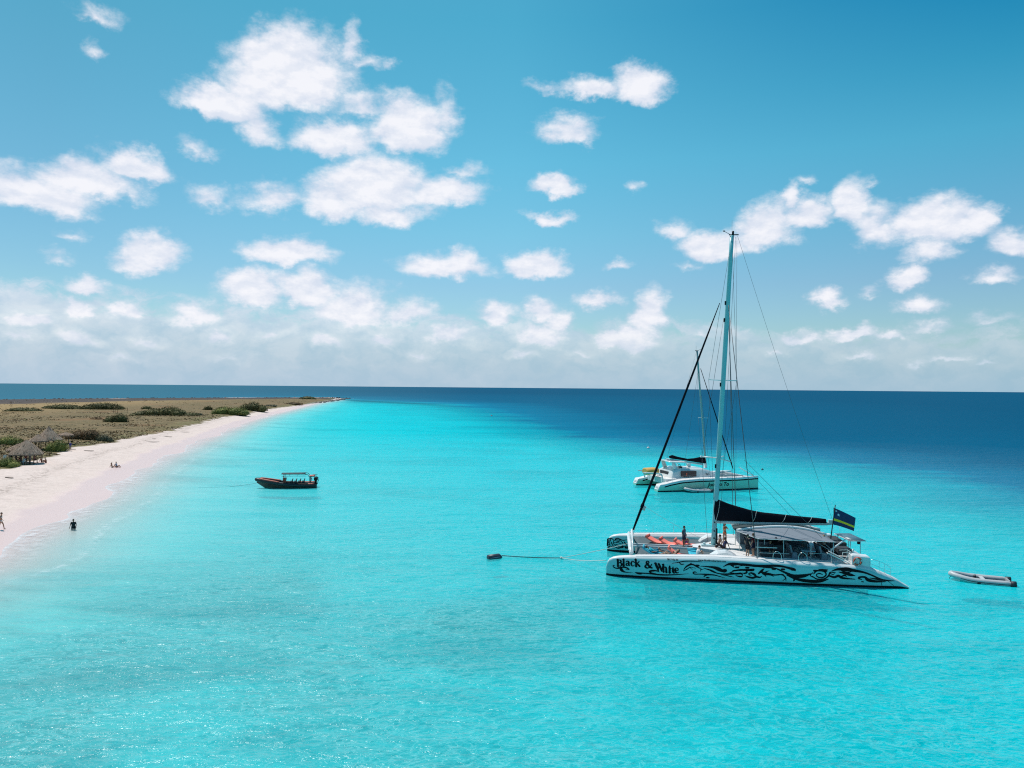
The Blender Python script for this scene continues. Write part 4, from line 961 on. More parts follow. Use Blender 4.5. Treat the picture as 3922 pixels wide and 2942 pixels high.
# awning: three cloth panels over two white battens, on posts
R1 = [(10.25, 3.20), (11.8, 3.46), (13.7, 3.60), (15.6, 3.49), (17.1, 3.08)]; R2 = [(10.2, 3.24), (11.9, 3.48), (13.9, 3.60), (15.3, 3.50), (17.2, 3.08)]
r1 = lambda u: (np.interp(u, [0, .25, .5, .78, 1], [p[0] for p in R1]), np.interp(u, np.linspace(0, 1, 25), [q[1] for q in catmull(R1, 6)]))
r2 = lambda u: (np.interp(u, [0, .25, .5, .78, 1], [p[0] for p in R2]), np.interp(u, np.linspace(0, 1, 25), [q[1] for q in catmull(R2, 6)]))
aw = empty('awning'); aw.parent = cat
del_ = lambda a, b, v: Vector(a).lerp(Vector(b), v)
Y1, Y2, Y0, Y3 = 3.1, 5.3, .45, 8.1
eave = lambda u: (11.35 + u * 5.75, Y0, 3.14 - .05 * u - .02 * math.sin(u * 26) ** 2)
MB().sheet(lambda u, v: del_((r1(u)[0], Y1, r1(u)[1]), eave(u), v) - Vector((0, 0, .05 * math.sin(math.pi * v))), 16, 6, .012).build('near_panel', M_AWN, aw)
MB().sheet(lambda u, v: del_((r2(u)[0], Y2, r2(u)[1] - .02), (r1(u)[0], Y1, r1(u)[1] - .02), v) - Vector((0, 0, .10 * math.sin(math.pi * v))), 14, 5, .012).build('middle_panel', M_AWN2, aw)
MB().sheet(lambda u, v: del_((10.3 + u * 6.4, Y3, 3.2), (r2(u)[0], Y2, r2(u)[1] - .02), v), 12, 5, .012).build('far_panel', M_AWN, aw)
for Yb, rr in ((Y1, r1), (Y2, r2)):
    MB().tube([(rr(i / 20)[0], Yb, rr(i / 20)[1] + .05) for i in range(21)], .12, 10, .9).build('batten', M_WHITE, aw)
mb = MB(); mb.tube([eave(i / 24) for i in range(25)], .022, 6); mb.tube([(r1(0)[0], Y1, r1(0)[1]), eave(0)], .02, 6); mb.build('edge_tube', M_WHITE, aw)
mb = MB(); mb.box((12.75, .8, 3.12), (.3, .2, .1), Matrix.Rotation(-.6, 3, 'Y')); mb.build('speaker', M_BLACK, aw)
for x, y, zt in ((11.45, .62, 3.1), (12.1, 1.5, 3.15), (13.35, .65, 3.1), (15.35, .65, 3.05), (17.0, .75, 3.05), (11.0, 8.0, 3.2), (13.8, 8.0, 3.2), (16.6, 8.0, 3.2), (10.5, 3.1, 3.2), (10.5, 5.3, 3.2)):
    MB().tube([(x, y, ZD), (x, y, zt)], .03, 8).build('post', M_ALU, aw)
# deckhouse and saloon furniture in the shade of the awning
mb = MB(); mb.box((13.6, 6.6, ZD + .55), (5.4, 1.5, 1.1)); mb.box((13.6, 6.6, ZD + 1.14), (5.6, 1.7, .08)); dh = mb.build('deckhouse', M_TEAL, cat)
for x in (11.9, 13.4, 14.9): MB().box((x, 5.835, ZD + .68), (1.2, .03, .42)).build('window', M_GLASS, dh)
mb = MB(); mb.box((12.0, 4.0, ZD + .35), (1.7, 1.0, .7)); mb.box((12.0, 4.0, ZD + .93), (1.8, 1.1, .05)); mb.build('bar_counter', M_TEAL, cat)
for x, y, w in ((12.6, 1.15, 1.7), (13.9, 5.2, 1.6)):
    mb = MB(); mb.box((x, y, ZD + .22), (w, .5, .3)); mb.box((x, y + .05, ZD + .42), (w, .5, .09)); mb.box((x, y + .32, ZD + .66), (w, .10, .42)); mb.build('bench', M_DGREY, cat)
mb = MB(); mb.box((12.1, .80, ZD + .80), (1.6, .06, .06)); mb.box((12.7, .80, ZD + .38), (2.2, .05, .04)); mb.build('grab_rail', M_ALU, cat)
for x in (14.2, 16.35):
    mb = MB(); mb.loft([[(x - .22, .75, ZD), (x + .26, .75, ZD), (x + .26, 2.6, ZD), (x - .22, 2.6, ZD)], [(x - .14, .80, ZD + .5), (x + .16, .80, ZD + .5), (x + .16, 2.6, ZD + .5), (x - .14, 2.6, ZD + .5)]], smooth=False)
    mb.box((x - .25, 1.7, ZD + .75), (.12, 1.7, .55), Matrix.Rotation(-.25, 3, 'Y')); mb.build('seat', M_TEAL, cat)
mb = MB(); mb.box((15.25, 1.7, ZD + .62), (1.0, 1.7, .05)); mb.tube([(15.25, 1.4, ZD), (15.25, 1.4, ZD + .6)], .05, 8); mb.box((15.25, 1.4, ZD + .03), (.5, .5, .05)); mb.build('dining_table', principled('pale_blue_table', (.25, .42, .52), .4), cat)
mb = MB(); mb.tube([(15.55, 2.2, ZD + .66), (15.55, 2.2, ZD + .86)], .05, 8); mb.build('jug', principled('blue_jug', (.12, .34, .5), .3), cat)
# stern gear
mb = MB(); mb.tube([(17.15, 1.9, ZD), (17.2, 2.2, 3.0), (17.55, 2.3, 5.62)], [.05, .045, .035], 8); mb.build('flagpole', M_BLACK, cat)
mb = MB()
A_, B_, C_, D_ = Vector((18.15, 4.7, 2.95)), Vector((19.35, 4.7, 2.98)), Vector((19.95, 2.7, 2.80)), Vector((18.75, 2.7, 2.77))
mb.sheet(lambda u, v: A_.lerp(B_, u).lerp(D_.lerp(C_, u), v), 2, 2, .04)
sp = mb.build('solar_panel', M_SOLAR, cat)
mb = MB()
for p, q in ((A_, B_), (B_, C_), (C_, D_), (D_, A_), (A_.lerp(D_, .5), B_.lerp(C_, .5))): mb.tube([p, q], .03, 6)
mb.build('frame', M_WHITE, sp)
for x, y in ((18.4, 4.6), (19.2, 4.6), (18.85, 2.9), (19.6, 2.9)): MB().tube([(x, y, ZD - .1), (x, y, 2.85)], .03, 6).build('leg', M_ALU, sp)
mb = MB(); mb.loft([[(18.05, YN - .32, 1.40), (19.35, YN - .30, 1.34), (19.35, YN + .55, 1.34), (18.05, YN + .55, 1.40)], [(18.05, YN - .3, 2.22), (19.33, YN - .28, 2.14), (19.33, YN + .55, 2.14), (18.05, YN + .55, 2.22)], [(18.12, YN - .22, 2.30), (19.25, YN - .2, 2.22), (19.25, YN + .5, 2.22), (18.12, YN + .5, 2.30)]], smooth=False)
mb.build('stern_locker', M_WHITE, cat)
mb = MB(); mb.loft([[(17.6, YF - .5, 1.45), (19.6, YF - .45, 1.3), (19.6, YF + .4, 1.3), (17.6, YF + .4, 1.45)], [(17.7, YF - .4, 2.15), (19.0, YF - .35, 2.15), (19.0, YF + .3, 2.15), (17.7, YF + .3, 2.15)]], smooth=False); mb.build('stern_locker', M_WHITE, cat)
mb = MB(); mb.box((17.9, 4.6, ZD + .45), (1.5, 3.0, .9)); mb.build('engine_box', M_DGREY, cat)
mb = MB(); mb.tube([(16.95, 1.2, ZD), (16.95, 1.2, 2.35), (17.15, 1.2, 2.5), (18.2, 2.0, 3.0)], .06, 8); mb.build('davit', M_WHITE, cat)
for (p, q) in (((15.55, 2.6, 3.0), (16.95, 1.3, 2.25)), ((16.2, 2.8, 3.05), (17.2, 1.3, 2.2))): MB().tube([p, q], .028, 6).build('brace', M_ALU, cat)
mb = MB(); mb.box((17.15, YN - .05, 1.98), (1.75, .28, .06), Matrix.Rotation(.42, 3, 'Y')); mb.tube([(16.4, YN - .15, 2.5), (17.95, YN - .15, 1.75)], .03, 6); mb.build('gangway', M_WHITE, cat)
mb = MB()
for a_, b_ in (((17.55, .3, ZD), (17.55, .3, 2.35)), ((17.55, .3, 2.35), (18.15, .3, 2.4)), ((18.15, .3, 2.4), (17.6, .3, 1.7)), ((18.1, 1.1, ZD), (18.1, 1.1, 2.4)), ((17.5, 1.1, 2.35), (18.1, 1.1, 2.4)), ((18.1, 1.1, 2.4), (18.15, .3, 2.4))): mb.tube([a_, b_], .022, 6)
mb.build('helm_frame', M_ALU, cat)
mb = MB(); mb.box((18.0, 1.9, 2.15), (1.0, 1.2, .5)); mb.build('helm_station', M_DGREY, cat)
mb = MB()
for k in range(4): mb.tube([(18.2 + .2 * k, 3.2 - .25 * k, 1.7), (18.35 + .2 * k, 3.2 - .25 * k, 2.2)], .07, 8)
mb.build('dive_tanks', M_ALU, cat)
mb = MB(); mb.tube([(18.55, 4.6, 2.95), (18.55, 4.6, 3.6)], .012, 5); mb.ball((18.55, 4.6, 3.62), .05); mb.build('antenna', M_WHITE, cat)
mb = MB(); mb.box((19.55, 3.1, 2.62), (.22, .2, .28)); mb.build('floodlight', M_BLACK, cat)
for yc, sgs in ((YN, (-1,)), (YF, (1,))):
    mb = MB()
    for s_ in sgs:
        pts = [(19.4, yc + s_ * .32, 1.42), (19.4, yc + s_ * .32, 2.0), (20.1, yc + s_ * .34, 1.85), (20.75, yc + s_ * .3, 1.45), (20.72, yc + s_ * .3, .86)]
        mb.tube(catmull(pts, 3), .014, 6); mb.tube([(19.95, yc + s_ * .34, 1.15), (19.95, yc + s_ * .34, 1.88)], .012, 6); mb.tube([(20.35, yc + s_ * .32, 1.02), (20.35, yc + s_ * .32, 1.72)], .012, 6); mb.tube([(19.4, yc + s_ * .32, 1.7), (20.72, yc + s_ * .3, 1.15)], .01, 6)
    mb.build('stern_rail', M_STEEL, cat)
mb = MB(); mb.loft([[(18.6, YN + .25, -.95), (19.3, YN + .25, -.95), (19.2, YN + .4, -.2), (18.7, YN + .4, -.2)], [(18.6, YN - .2, -.95), (19.3, YN - .2, -.95), (19.2, YN - .2, -.2), (18.7, YN - .2, -.2)]], smooth=False); mb.build('rudder', M_ANTIF, cat)

# ------------------------------------------------------------------ flag on the black pole (own thing), lifebuoy, rope, floats
def on(fr, x, y, z): return fr.w(x, y, z)
M_FBLUE = principled('flag_blue', (.008, .035, .11), .8, vary=.1); M_FYEL = principled('flag_yellow', (.85, .62, .02), .8); M_FWHITE = principled('flag_white', (.6, .72, .8), .8)
fl = MB()
def flagp(u, v):      # u along the fly, v up the hoist
    x = .05 + 1.62 * u - .14 * u * (1 - v); z = 1.32 * v - .62 * u * (.5 + .5 * v) - .12 * u * u
    return Vector((x, .10 * math.sin(5.2 * u + .8 * v) * min(1, 3 * u) - .04 * u, z))
for v0, v1, mi in ((0, .24, 0), (.24, .38, 1), (.38, 1, 0)):
    fl.mi = mi; fl.grid(lambda u, v: flagp(u, v0 + v * (v1 - v0)), 16, 6)
fl.mi = 2
for cu_, cv, rr_ in ((.13, .86, .085), (.25, .68, .125)):
    for d_ in (-.012, .012):
        k = len(fl.v); fl.v.append(flagp(cu_, cv) + Vector((0, d_, 0)))
        for i in range(10):
            a = math.pi / 2 + i * math.pi / 5; r_ = rr_ if i % 2 == 0 else rr_ * .42
            fl.v.append(flagp(cu_ + r_ * math.cos(a) / 1.5, cv + r_ * math.sin(a) / 1.25) + Vector((0, d_, 0)))
        for i in range(10): fl.face((k, k + 1 + i, k + 1 + (i + 1) % 10))
fo = fl.build('flag', [M_FBLUE, M_FYEL, M_FWHITE], None, label='blue flag with a yellow stripe and two white stars flying from the black pole', cat='flag')
fo.location = on(MF, 17.36, 2.27, 4.08); fo.rotation_euler = (0, 0, MF.ang)
mb = MB(); n_ = 24
for i in range(n_):
    pass
mb.tube([(.26 * math.cos(2 * math.pi * i / n_), 0, .26 * math.sin(2 * math.pi * i / n_)) for i in range(n_ + 1)], .062, 8)
lr = mb.build('lifebuoy', M_RINGRED, None, label='orange lifebuoy hung by the white locker at the stern of the large catamaran', cat='lifebuoy')
lr.location = on(MF, 18.42, YN - .42, 1.86); lr.rotation_euler = (0, 0, MF.ang)
mb = MB()
for a in (.3, 1.9, 3.4, 5.0): mb.box((.26 * math.cos(a), 0, .26 * math.sin(a)), (.05, .13, .135), Matrix.Rotation(-a, 3, 'Y'))
for x in (-.05, .05): mb.box((x, .02, 0), (.03, .03, .5))
mb.build('reflective_bands', M_WHITE, lr)

# beanbag loungers, mats and towels on the trampolines
def beach_mat(x, y, rz, mat, label, ln=1.5, wd=.85, back=.55, zz=1.42):
    t = empty('lounge_mat', on(MF, x, y, zz), MF.ang + rz, label=label, cat='sun mat', group='mats on the trampolines')
    a = MB(); a.sheet(lambda u, v: (ln * (u - .35) , wd * (v - .5), .10 + (back * max(0, .5 - u) / .5) ** 1.3 * .9), 12, 4, .10); a.build('mat', mat, t)
    MB().tube([(-.35 * ln + .03, -wd / 2, .12 + back ** 1.3 * .9), (-.35 * ln + .03, wd / 2, .12 + back ** 1.3 * .9)], .08, 8).build('pillow', mat, t)
    return t
beach_mat(4.0, 6.35, -.35, M_ORANGE, 'coral orange sun mat beside the crossbeam on the far net, first of the row', 1.9, 1.0)
beach_mat(4.95, 5.75, -.3, M_ORANGE, 'coral orange sun mat second from the bow, its back half raised, on the far net', 1.5, 1.0, .5)
beach_mat(6.2, 5.55, -.25, M_ORANGE, 'coral orange sun mat under the sitting person in red on the far net', 1.7, 1.05, .45)
beach_mat(5.45, 1.25, -.15, M_ORANGE, 'coral orange sun mat behind the two people lying by the near hull', 1.9, .9, .7)
beach_mat(3.5, 1.5, -.1, M_CYAN, 'turquoise sun mat under the person lying nearest the bow on the near net', 1.9, .9, .62)
beach_mat(6.75, 2.1, -1.55, M_CYAN, 'turquoise mat laid across the near net beside the woman reading', 2.2, .7, .25)

GR = 'people aboard the large catamaran'
A0 = MF.ang
person(on(MF, 3.75, 1.5, 1.52), A0, 'recline', 'person lying back in a turquoise shirt on the turquoise mat by the bow', 3, 1.75, 'dark', shirt=(.03, .42, .52), shorts=(.02, .2, .3), group=GR)
person(on(MF, 4.9, .95, 1.46), A0 + math.pi, 'recline', 'person lying with knees bent and dark swimwear, feet towards the turquoise mat', 1, 1.7, 'brown', True, bikini=(.02, .02, .025), group=GR, female=True)
person(on(MF, 6.35, 5.35, 1.56), A0 + .2, 'hug', 'person in red sitting upright on the orange mat on the far net', 0, 1.65, 'brown', shirt=(.7, .06, .04), shorts=(.3, .04, .3), group=GR, female=True)
person(on(MF, 6.30, 4.95, 1.42), A0 - .6, 'stand', 'person in a grey shirt and dark shorts standing on the centre walkway before the mast', 2, 1.72, 'dark', shirt=(.10, .13, .17), shorts=(.02, .025, .06), group=GR)
person(on(MF, 7.05, 1.35, 1.40), A0 + .1, 'hug', 'person in a white top sitting on the near net by the turquoise mat, reading', 1, 1.68, 'brown', shirt=(.75, .75, .74), bikini=None, shorts=(.6, .6, .6), group=GR, female=True)
person(on(MF, 9.75, 6.1, ZD), A0 - .9, 'akimbo', 'person in an orange bikini standing barefoot on the white deck behind the mast', 0, 1.68, 'brown', True, bikini=(.75, .18, .06), group=GR, female=True)
person(on(MF, 9.35, 3.75, ZD), A0 + 2.6, 'sit', 'person in dark clothes sitting against the foot of the mast on the white deck', 2, 1.75, 'dark', shirt=(.05, .06, .14), trousers=(.03, .02, .02), group=GR)
person(on(MF, 9.1, 4.95, ZD), A0 + 2.9, 'sit', 'person sitting behind the foot of the mast, turned towards the bow', 1, 1.7, 'dark', shorts=(.04, .04, .05), group=GR)
person(on(MF, 10.72, .85, ZD), A0 + .5, 'stand', 'person in a black top and black shorts standing at the front edge of the awning', 1, 1.76, 'dark', shirt=(.012, .014, .02), shorts=(.012, .014, .02), group=GR)
person(on(MF, 11.25, 1.35, ZD), A0 + 2.6, 'stand', 'person in a dark red top and long navy shorts standing under the awning', 0, 1.76, 'brown', shirt=(.16, .02, .03), shorts=(.012, .015, .04), group=GR)
person(on(MF, 13.55, 2.9, ZD), A0 - 1.2, 'walk', 'person in a pink top moving through the shade under the awning', 0, 1.7, 'fair', shirt=(.62, .36, .38), trousers=(.03, .03, .04), group=GR, female=True)
person(on(MF, 15.4, 2.6, ZD), A0 - 1.6, 'chair', 'person in a grey shirt sitting at the table under the back of the awning', 3, 1.75, 'dark', shirt=(.12, .19, .22), shorts=(.04, .04, .05), group=GR)
person(on(MF, 12.5, 1.35, ZD), A0 - 1.5, 'chair', 'person in dark clothes sitting on the bench by the near rail', 3, 1.72, 'dark', shirt=(.03, .035, .05), shorts=(.03, .03, .035), group=GR)
person(on(MF, 16.75, 2.4, ZD + .35), A0 + 1.4, 'chair', 'person with fair brown hair and bare shoulders sitting behind the awning near the davit', 0, 1.7, 'fair', bikini=(.02, .02, .02), group=GR, female=True)

# ------------------------------------------------------------------ mooring float, mooring rope, small buoys
M_FLOAT = principled('dark_rubber_float', (.035, .045, .07), .45, vary=.2)
M_FLOATL = principled('pale_blue_float', (.20, .28, .42), .5)
mb = MB(); mb.loft([[(x, r_ * math.cos(a), r_ * math.sin(a)) for a in [2 * math.pi * k / 14 for k in range(14)]] for x, r_ in ((-.62, .16), (-.58, .30), (.45, .31), (.6, .2), (.74, .06))])
o = mb.build('mooring_buoy', M_FLOAT, None, label='black barrel shaped mooring buoy floating at the end of the long rope', cat='buoy')
o.location = G(1893, 2136, .05); o.rotation_euler = (0, 0, R(28))
mb = MB(); mb.tube([(-.5, -.29, .05), (.4, -.30, .08)], .02, 6); mb.build('strap', M_FLOATL, o)
bu = G(1900, 2131, .05); kn = G(2150, 2137, .10)
mr_ = MB()
mr_.mi = 1; wire(mr_, bu + Vector((.5, .2, .03)), kn, .036, .05)
mr_.mi = 0; mr_.ball(kn, .12); wire(mr_, kn, on(MF, -.02, YN, 1.15), .026, .14); wire(mr_, kn, on(MF, 1.75, YC - .15, 1.62), .026, .05)
mr_.build('mooring_rope', [M_ROPE, principled('wet_green_rope', (.02, .13, .14), .7)], None, label='mooring rope running from the black buoy and forking to the large catamaran bows', cat='rope')
M_RED = principled('red_buoy', (.35, .05, .06), .5); M_PINK = principled('white_pink_buoy', (.7, .6, .6), .5)
def small_buoy(px, py, r_, mt, label):
    mb = MB(); mb.ball((0, 0, .12 * r_), (r_, r_, r_ * .85), 12, 8); mb.tube([(0, 0, r_ * .7), (0, 0, r_ * 1.25)], r_ * .16, 6)
    o = mb.build('buoy', mt, None, label=label, cat='buoy', group='small buoys'); o.location = G(px, py, 0)
    MB().tube([(r_ * .99 * math.cos(2 * math.pi * i / 16), r_ * .99 * math.sin(2 * math.pi * i / 16), .12 * r_) for i in range(17)], r_ * .1, 6).build('band', M_BLACK, o)
small_buoy(2483, 1717, .37, M_PINK, 'small round pale buoy left of the forestay of the farther catamaran')
small_buoy(1883, 1593, .42, M_RED, 'tiny dark red buoy far out in the turquoise water left of the masts')
small_buoy(2920, 1799, .22, M_FLOAT, 'small dark buoy in the water right of the farther catamaran bow')

# ------------------------------------------------------------------ inflatable dinghy at the right
DF = Frame((3500 + 730 / 5.24, 2120 + 575 / 5.24), (3500 + 2030 / 5.24, 2120 + 715 / 5.24))
M_PVC = principled('grey_pvc', (.50, .50, .51), .45, vary=.08, vscale=1.5); M_PVCD = principled('dark_pvc', (.03, .035, .045), .6)
def dinghy(fr, label, ln, beam, tube_r, scale_z=1.0, lift=.0, rz=0.0, loc=None):
    root = empty('inflatable_dinghy', loc if loc else fr.O, (fr.ang if fr else 0) + rz, label=label, cat='dinghy')
    yb = beam / 2
    path = [(ln, -yb + .02, 0), (ln * .6, -yb, 0), (ln * .3, -yb + .02, .05), (ln * .1, -yb * .62, .18), (0, 0, .27)]
    path = path + [(x, -y, z) for x, y, z in reversed(path[:-1])]
    P = catmull(path, 6); m = len(P)
    rr = [tube_r * (1 if 1 < i < m - 2 else .5) for i in range(m)]
    MB().tube([(x, y, z + tube_r * .72) for x, y, z in P], rr, 14).build('tube', M_PVC, root)
    mb = MB()
    mb.tube([(x, y - (tube_r * .93 if y < 0 else -tube_r * .93) , z + tube_r * .55) for x, y, z in P[:m // 2 - 3]], .035, 6)
    mb.tube([(x, y + tube_r * .93, z + tube_r * .55) for x, y, z in P[m // 2 + 4:]], .035, 6)
    for sg in (-1, 1): mb.tube([(ln - .38, sg * (yb - .02), tube_r * .74), (ln - .02, sg * (yb - .02), tube_r * .74)], tube_r * 1.04, 12); mb.tube([(ln * .38, sg * (yb), tube_r * .76), (ln * .38 + .22, sg * (yb), tube_r * .76)], tube_r * 1.03, 12)
    mb.build('rubbing_strip', M_PVCD, root)
    mb = MB(); rings = []
    for x, w, zk in ((.25, .1, .12), (.8, yb * .7, -.05), (1.6, yb * .85, -.12), (ln - .35, yb * .85, -.12)): rings.append([(x, -w, tube_r * .5), (x, 0, zk), (x, w, tube_r * .5), (x, 0, tube_r * .42)])
    mb.loft(rings, smooth=False); mb.build('floor', M_PVCD, root)
    MB().box((ln - .38, 0, tube_r * .9), (.06, beam - .3, tube_r * 1.3)).build('transom', M_PVC, root)
    MB().box((ln * .5, 0, tube_r * 1.2), (.28, beam - .3, .05)).build('thwart', M_PVC, root)
    mb = MB(); mb.tube([(.05, -.05, .3), (-.12, 0, .1), (-.05, .02, -.05)], .02, 6); mb.tube(catmull([(.15, -.25, .55), (.1, 0, .62), (.15, .25, .55)], 4), .018, 6); mb.build('bow_rope', M_DARKROPE, root)
    return root
DL = (G(3500 + 2020 / 5.24, 2120 + 705 / 5.24) - G(3500 + 720 / 5.24, 2120 + 560 / 5.24)).length
d1 = dinghy(None, 'pale grey inflatable dinghy drifting alone astern of the large catamaran', 4.15, 1.55, .215, loc=(0, 0, 0))
p_bow = G(3500 + 790 / 5.24, 2120 + 520 / 5.24); d1.location = p_bow + Vector((-.1, .1, 0)); d1.rotation_euler = (0, 0, R(-20))

# ------------------------------------------------------------------ rigid inflatable boat (orange and black), at the left
RF = Frame((900 + 620 / 5.53, 1750 + 680 / 5.53), (900 + 1735 / 5.53, 1750 + 668 / 5.53))
rib = empty('rigid_inflatable_boat', RF.O, RF.ang + R(3), label='orange and black rigid inflatable boat with a dark canopy, moored off the beach', cat='boat')
M_RIBT = principled('black_tube', (.016, .017, .022), .45, vary=.2); M_RIBO = principled('orange_fabric', (.58, .12, .07), .55, vary=.1); M_RIBH = principled('brown_black_hull', (.11, .05, .04), .5, vary=.3)
HB = 1.15
path = [(7.15, -HB, .38), (5.0, -HB - .03, .42), (2.6, -HB, .60), (.9, -HB * .85, .88), (-.5, -HB * .5, 1.12), (-1.2, 0, 1.22)]
yc_ = HB
P = catmull([(x, y + yc_, z) for x, y, z in path] + [(x, yc_ - y, z) for x, y, z in reversed(path[:-1])], 6); m = len(P)
MB().tube(P, [.10 if i in (0, m - 1) else .25 for i in range(m)], 14).build('tube', M_RIBT, rib)
h_ = m // 2
for seg in (P[1:h_ - 1], P[h_ + 2:m - 1]):
    n1 = len(seg)
    for a_, b_ in ((0, int(n1 * .22)), (int(n1 * .48), int(n1 * .86))) if seg[0][1] < yc_ else ((int(n1 * .12), int(n1 * .5)), (int(n1 * .75), n1 - 1)):
        sub = seg[a_:b_ + 1]
        if len(sub) < 2: continue
        MB().tube([(x, y + (.0 if y > yc_ else 0), z + .15) for x, y, z in sub], .175, 10).build('tube_cover', M_RIBO, rib)
mb = MB(); rings = []
for x, w, zk, zt in ((-1.15, .08, .85, 1.05), (-.6, .45, .35, .95), (0, .75, -.05, .75), (1.2, .95, -.3, .55), (3, 1.0, -.35, .38), (7.0, 1.0, -.35, .3)): rings.append([(x, yc_ - w, zt), (x, yc_ - w * .75, (zt + zk) * .4), (x, yc_, zk), (x, yc_ + w * .75, (zt + zk) * .4), (x, yc_ + w, zt)])
mb.loft(rings, smooth=False); mb.build('hull', M_RIBH, rib)
mb = MB(); mb.box((3.6, yc_, .52), (6.2, 1.75, .06)); mb.build('deck', M_DGREY, rib)
for i, x in enumerate((3.55, 4.1, 4.65, 5.2)):
    for yy in (yc_ - .42, yc_ + .42):
        mb = MB(); mb.box((x, yy, .72), (.34, .6, .36)); mb.box((x + .16, yy, 1.02), (.08, .55, .40), Matrix.Rotation(.15, 3, 'Y')); mb.build('seat', M_RIBT, rib)
mb = MB(); mb.box((2.62, yc_, .95), (.4, .7, .85)); mb.box((2.5, yc_, 1.5), (.04, .6, .35), Matrix.Rotation(-.3, 3, 'Y')); cs = mb.build('console', M_RIBO, rib)
mb = MB(); mb.tube([(2.9 + .04 * math.sin(a), yc_ + .19 * math.cos(a), 1.3 + .19 * math.sin(a)) for a in [2 * math.pi * k / 12 for k in range(13)]], .018, 6); mb.build('steering_wheel', M_BLACK, cs)
mb = MB(); mb.sheet(lambda u, v: (2.25 + 3.3 * u, yc_ - .95 + 1.9 * v, 2.02 + .06 * math.sin(math.pi * v)), 6, 6, .04)
M_CANOPY = principled('teal_grey_canopy', (.022, .045, .052), .8, vary=.1); ob = mb.build('canopy', M_CANOPY, rib)
mb = MB()
for yy in (yc_ - .9, yc_ + .9):
    mb.tube([(2.62, yy, .6), (2.62, yy, 1.98)], .03, 6); mb.tube([(2.3, yy, 1.72), (5.6, yy, 1.70)], .022, 6); mb.tube([(5.5, yy, 1.98), (5.85, yy, 1.9), (6.1, yy, 1.5), (6.15, yy, .5)], .035, 6)
    for x in (3.4, 4.5): mb.tube([(x, yy, 1.71), (x, yy, 2.0)], .018, 6)
mb.build('canopy_frame', M_CANOPY, rib)
mb = MB(); mb.box((6.45, yc_, 1.62), (.75, 1.3, .14)); mb.build('life_jacket_rack', M_RIBO, rib)
for yy in (yc_ - .38, yc_ + .38):
    mb = MB(); rings = []
    for z, a_, b_ in ((.55, .10, .09), (.9, .13, .12), (1.05, .26, .19), (1.3, .28, .2), (1.45, .16, .12)): rings.append([(6.95 + (a_ * math.cos(t)), yy + b_ * math.sin(t), z) for t in [2 * math.pi * k / 12 for k in range(12)]])
    mb.loft(rings); mb.box((7.0, yy, .1), (.14, .1, .9)); mb.build('outboard_motor', M_BLACK, rib)
mb = MB()
for yy in (yc_ - .8, yc_ + .8): mb.tube(catmull([(6.2, yy, .6), (6.3, yy, 1.55), (6.7, yy, 1.7), (7.15, yy, 1.65)], 4), .03, 6); mb.tube(catmull([(6.9, yy, .6), (7.25, yy, .75), (7.3, yy, 1.2), (7.05, yy, 1.4)], 4), .022, 6)
mb.tube([(6.75, yc_ - .8, 1.7), (6.75, yc_ + .8, 1.7)], .03, 6); mb.build('stern_frame', M_RIBT, rib)
for k, yy in enumerate((yc_ - .5, yc_)): mb = MB(); mb.ball((6.3, yy, 1.15), (.16, .2, .2)); mb.build('fender', M_WHITE, rib)
mb = MB(); wire(mb, RF.w(-.9, 1.15, .75), G(760, 1867, -.3), .014, .25); mb.build('anchor_rope', M_DARKROPE, None, label='thin rope running left from the bow of the orange boat into the water', cat='rope')

# ------------------------------------------------------------------ second catamaran
SF = Frame((2518, 1884), (2904, 1873))
c2 = empty('sailing_catamaran', SF.O, SF.ang, label='smaller white catamaran with a hull tinted with green reflected light and script name, anchored behind the large one', cat='catamaran')
M_HULL2 = principled('green_bounce_tinted_gelcoat', (.42, .66, .52), .3, vary=.06, coat=.3)  # green cast of reflected light put into this white hull's colour
TOP2X = [0, .35, 1.1, 1.95, 3.7, 6.3, 9.2, 13, 15.2, 16.3]; TOP2Z = [.30, 1.0, 1.08, 1.30, 1.60, 1.74, 1.76, 1.78, 1.84, 1.86]
W2X = [0, 1, 4, 8, 12, 14.5, 16, 16.3]; W2V = [.60, .68, .75, .75, .62, .40, .12, .04]
def hull2(name, yc):
    mb = MB(); xs = [0, .15, .35, .7] + [1 + .5 * i for i in range(30)] + [16.15, 16.3]; rings = []
    for x in xs:
        w, t = np.interp(x, W2X, W2V), np.interp(x, TOP2X, TOP2Z)
        zs_ = [(.02, -.5), (.55, -.3), (.84, 0), (.9, .15), (1, max(.2, t - .48)), (1.0, max(.25, t - .30)), (.98, t - .03), (.9, t)]
        sh_ = 0 if x < 15 else -(x - 15) * .0
        rings.append([(x, yc - w * a, z) for a, z in zs_] + [(x, yc + w * a, z) for a, z in reversed(zs_)])
    b = len(mb.v); n = len(rings[0])
    for r in rings: mb.v.extend(Vector(p) for p in r)
    for i in range(len(rings) - 1):
        for j in range(n):
            k = (j + 1) % n; q = j if j < 8 else 14 - j
            mb.mi = 1 if (q in (0, 1, 2) or j == n - 1) else (1 if (q == 4 and xs[i] > .7) else (2 if j == 7 else (3 if q in (5, 6) else 0)))
            mb.face((b + i * n + j, b + (i + 1) * n + j, b + (i + 1) * n + k, b + i * n + k), True)
    mb.mi = 0; mb.face([b + j for j in range(n)]); mb.face([b + (len(rings) - 1) * n + j for j in reversed(range(n))])
    mb.mi = 2
    if yc < 2:
        mb.mi = 1; text_mesh(mb, 'Jonaiso To', .78, (7.72, .62), (1, .0), lambda x, z, d: (x, yc - np.interp(x, W2X, W2V) * 1.0 - .02, z), .012, .25)
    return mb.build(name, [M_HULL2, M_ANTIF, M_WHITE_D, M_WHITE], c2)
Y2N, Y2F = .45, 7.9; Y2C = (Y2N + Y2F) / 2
hull2('hull', Y2N); hull2('hull', Y2F)
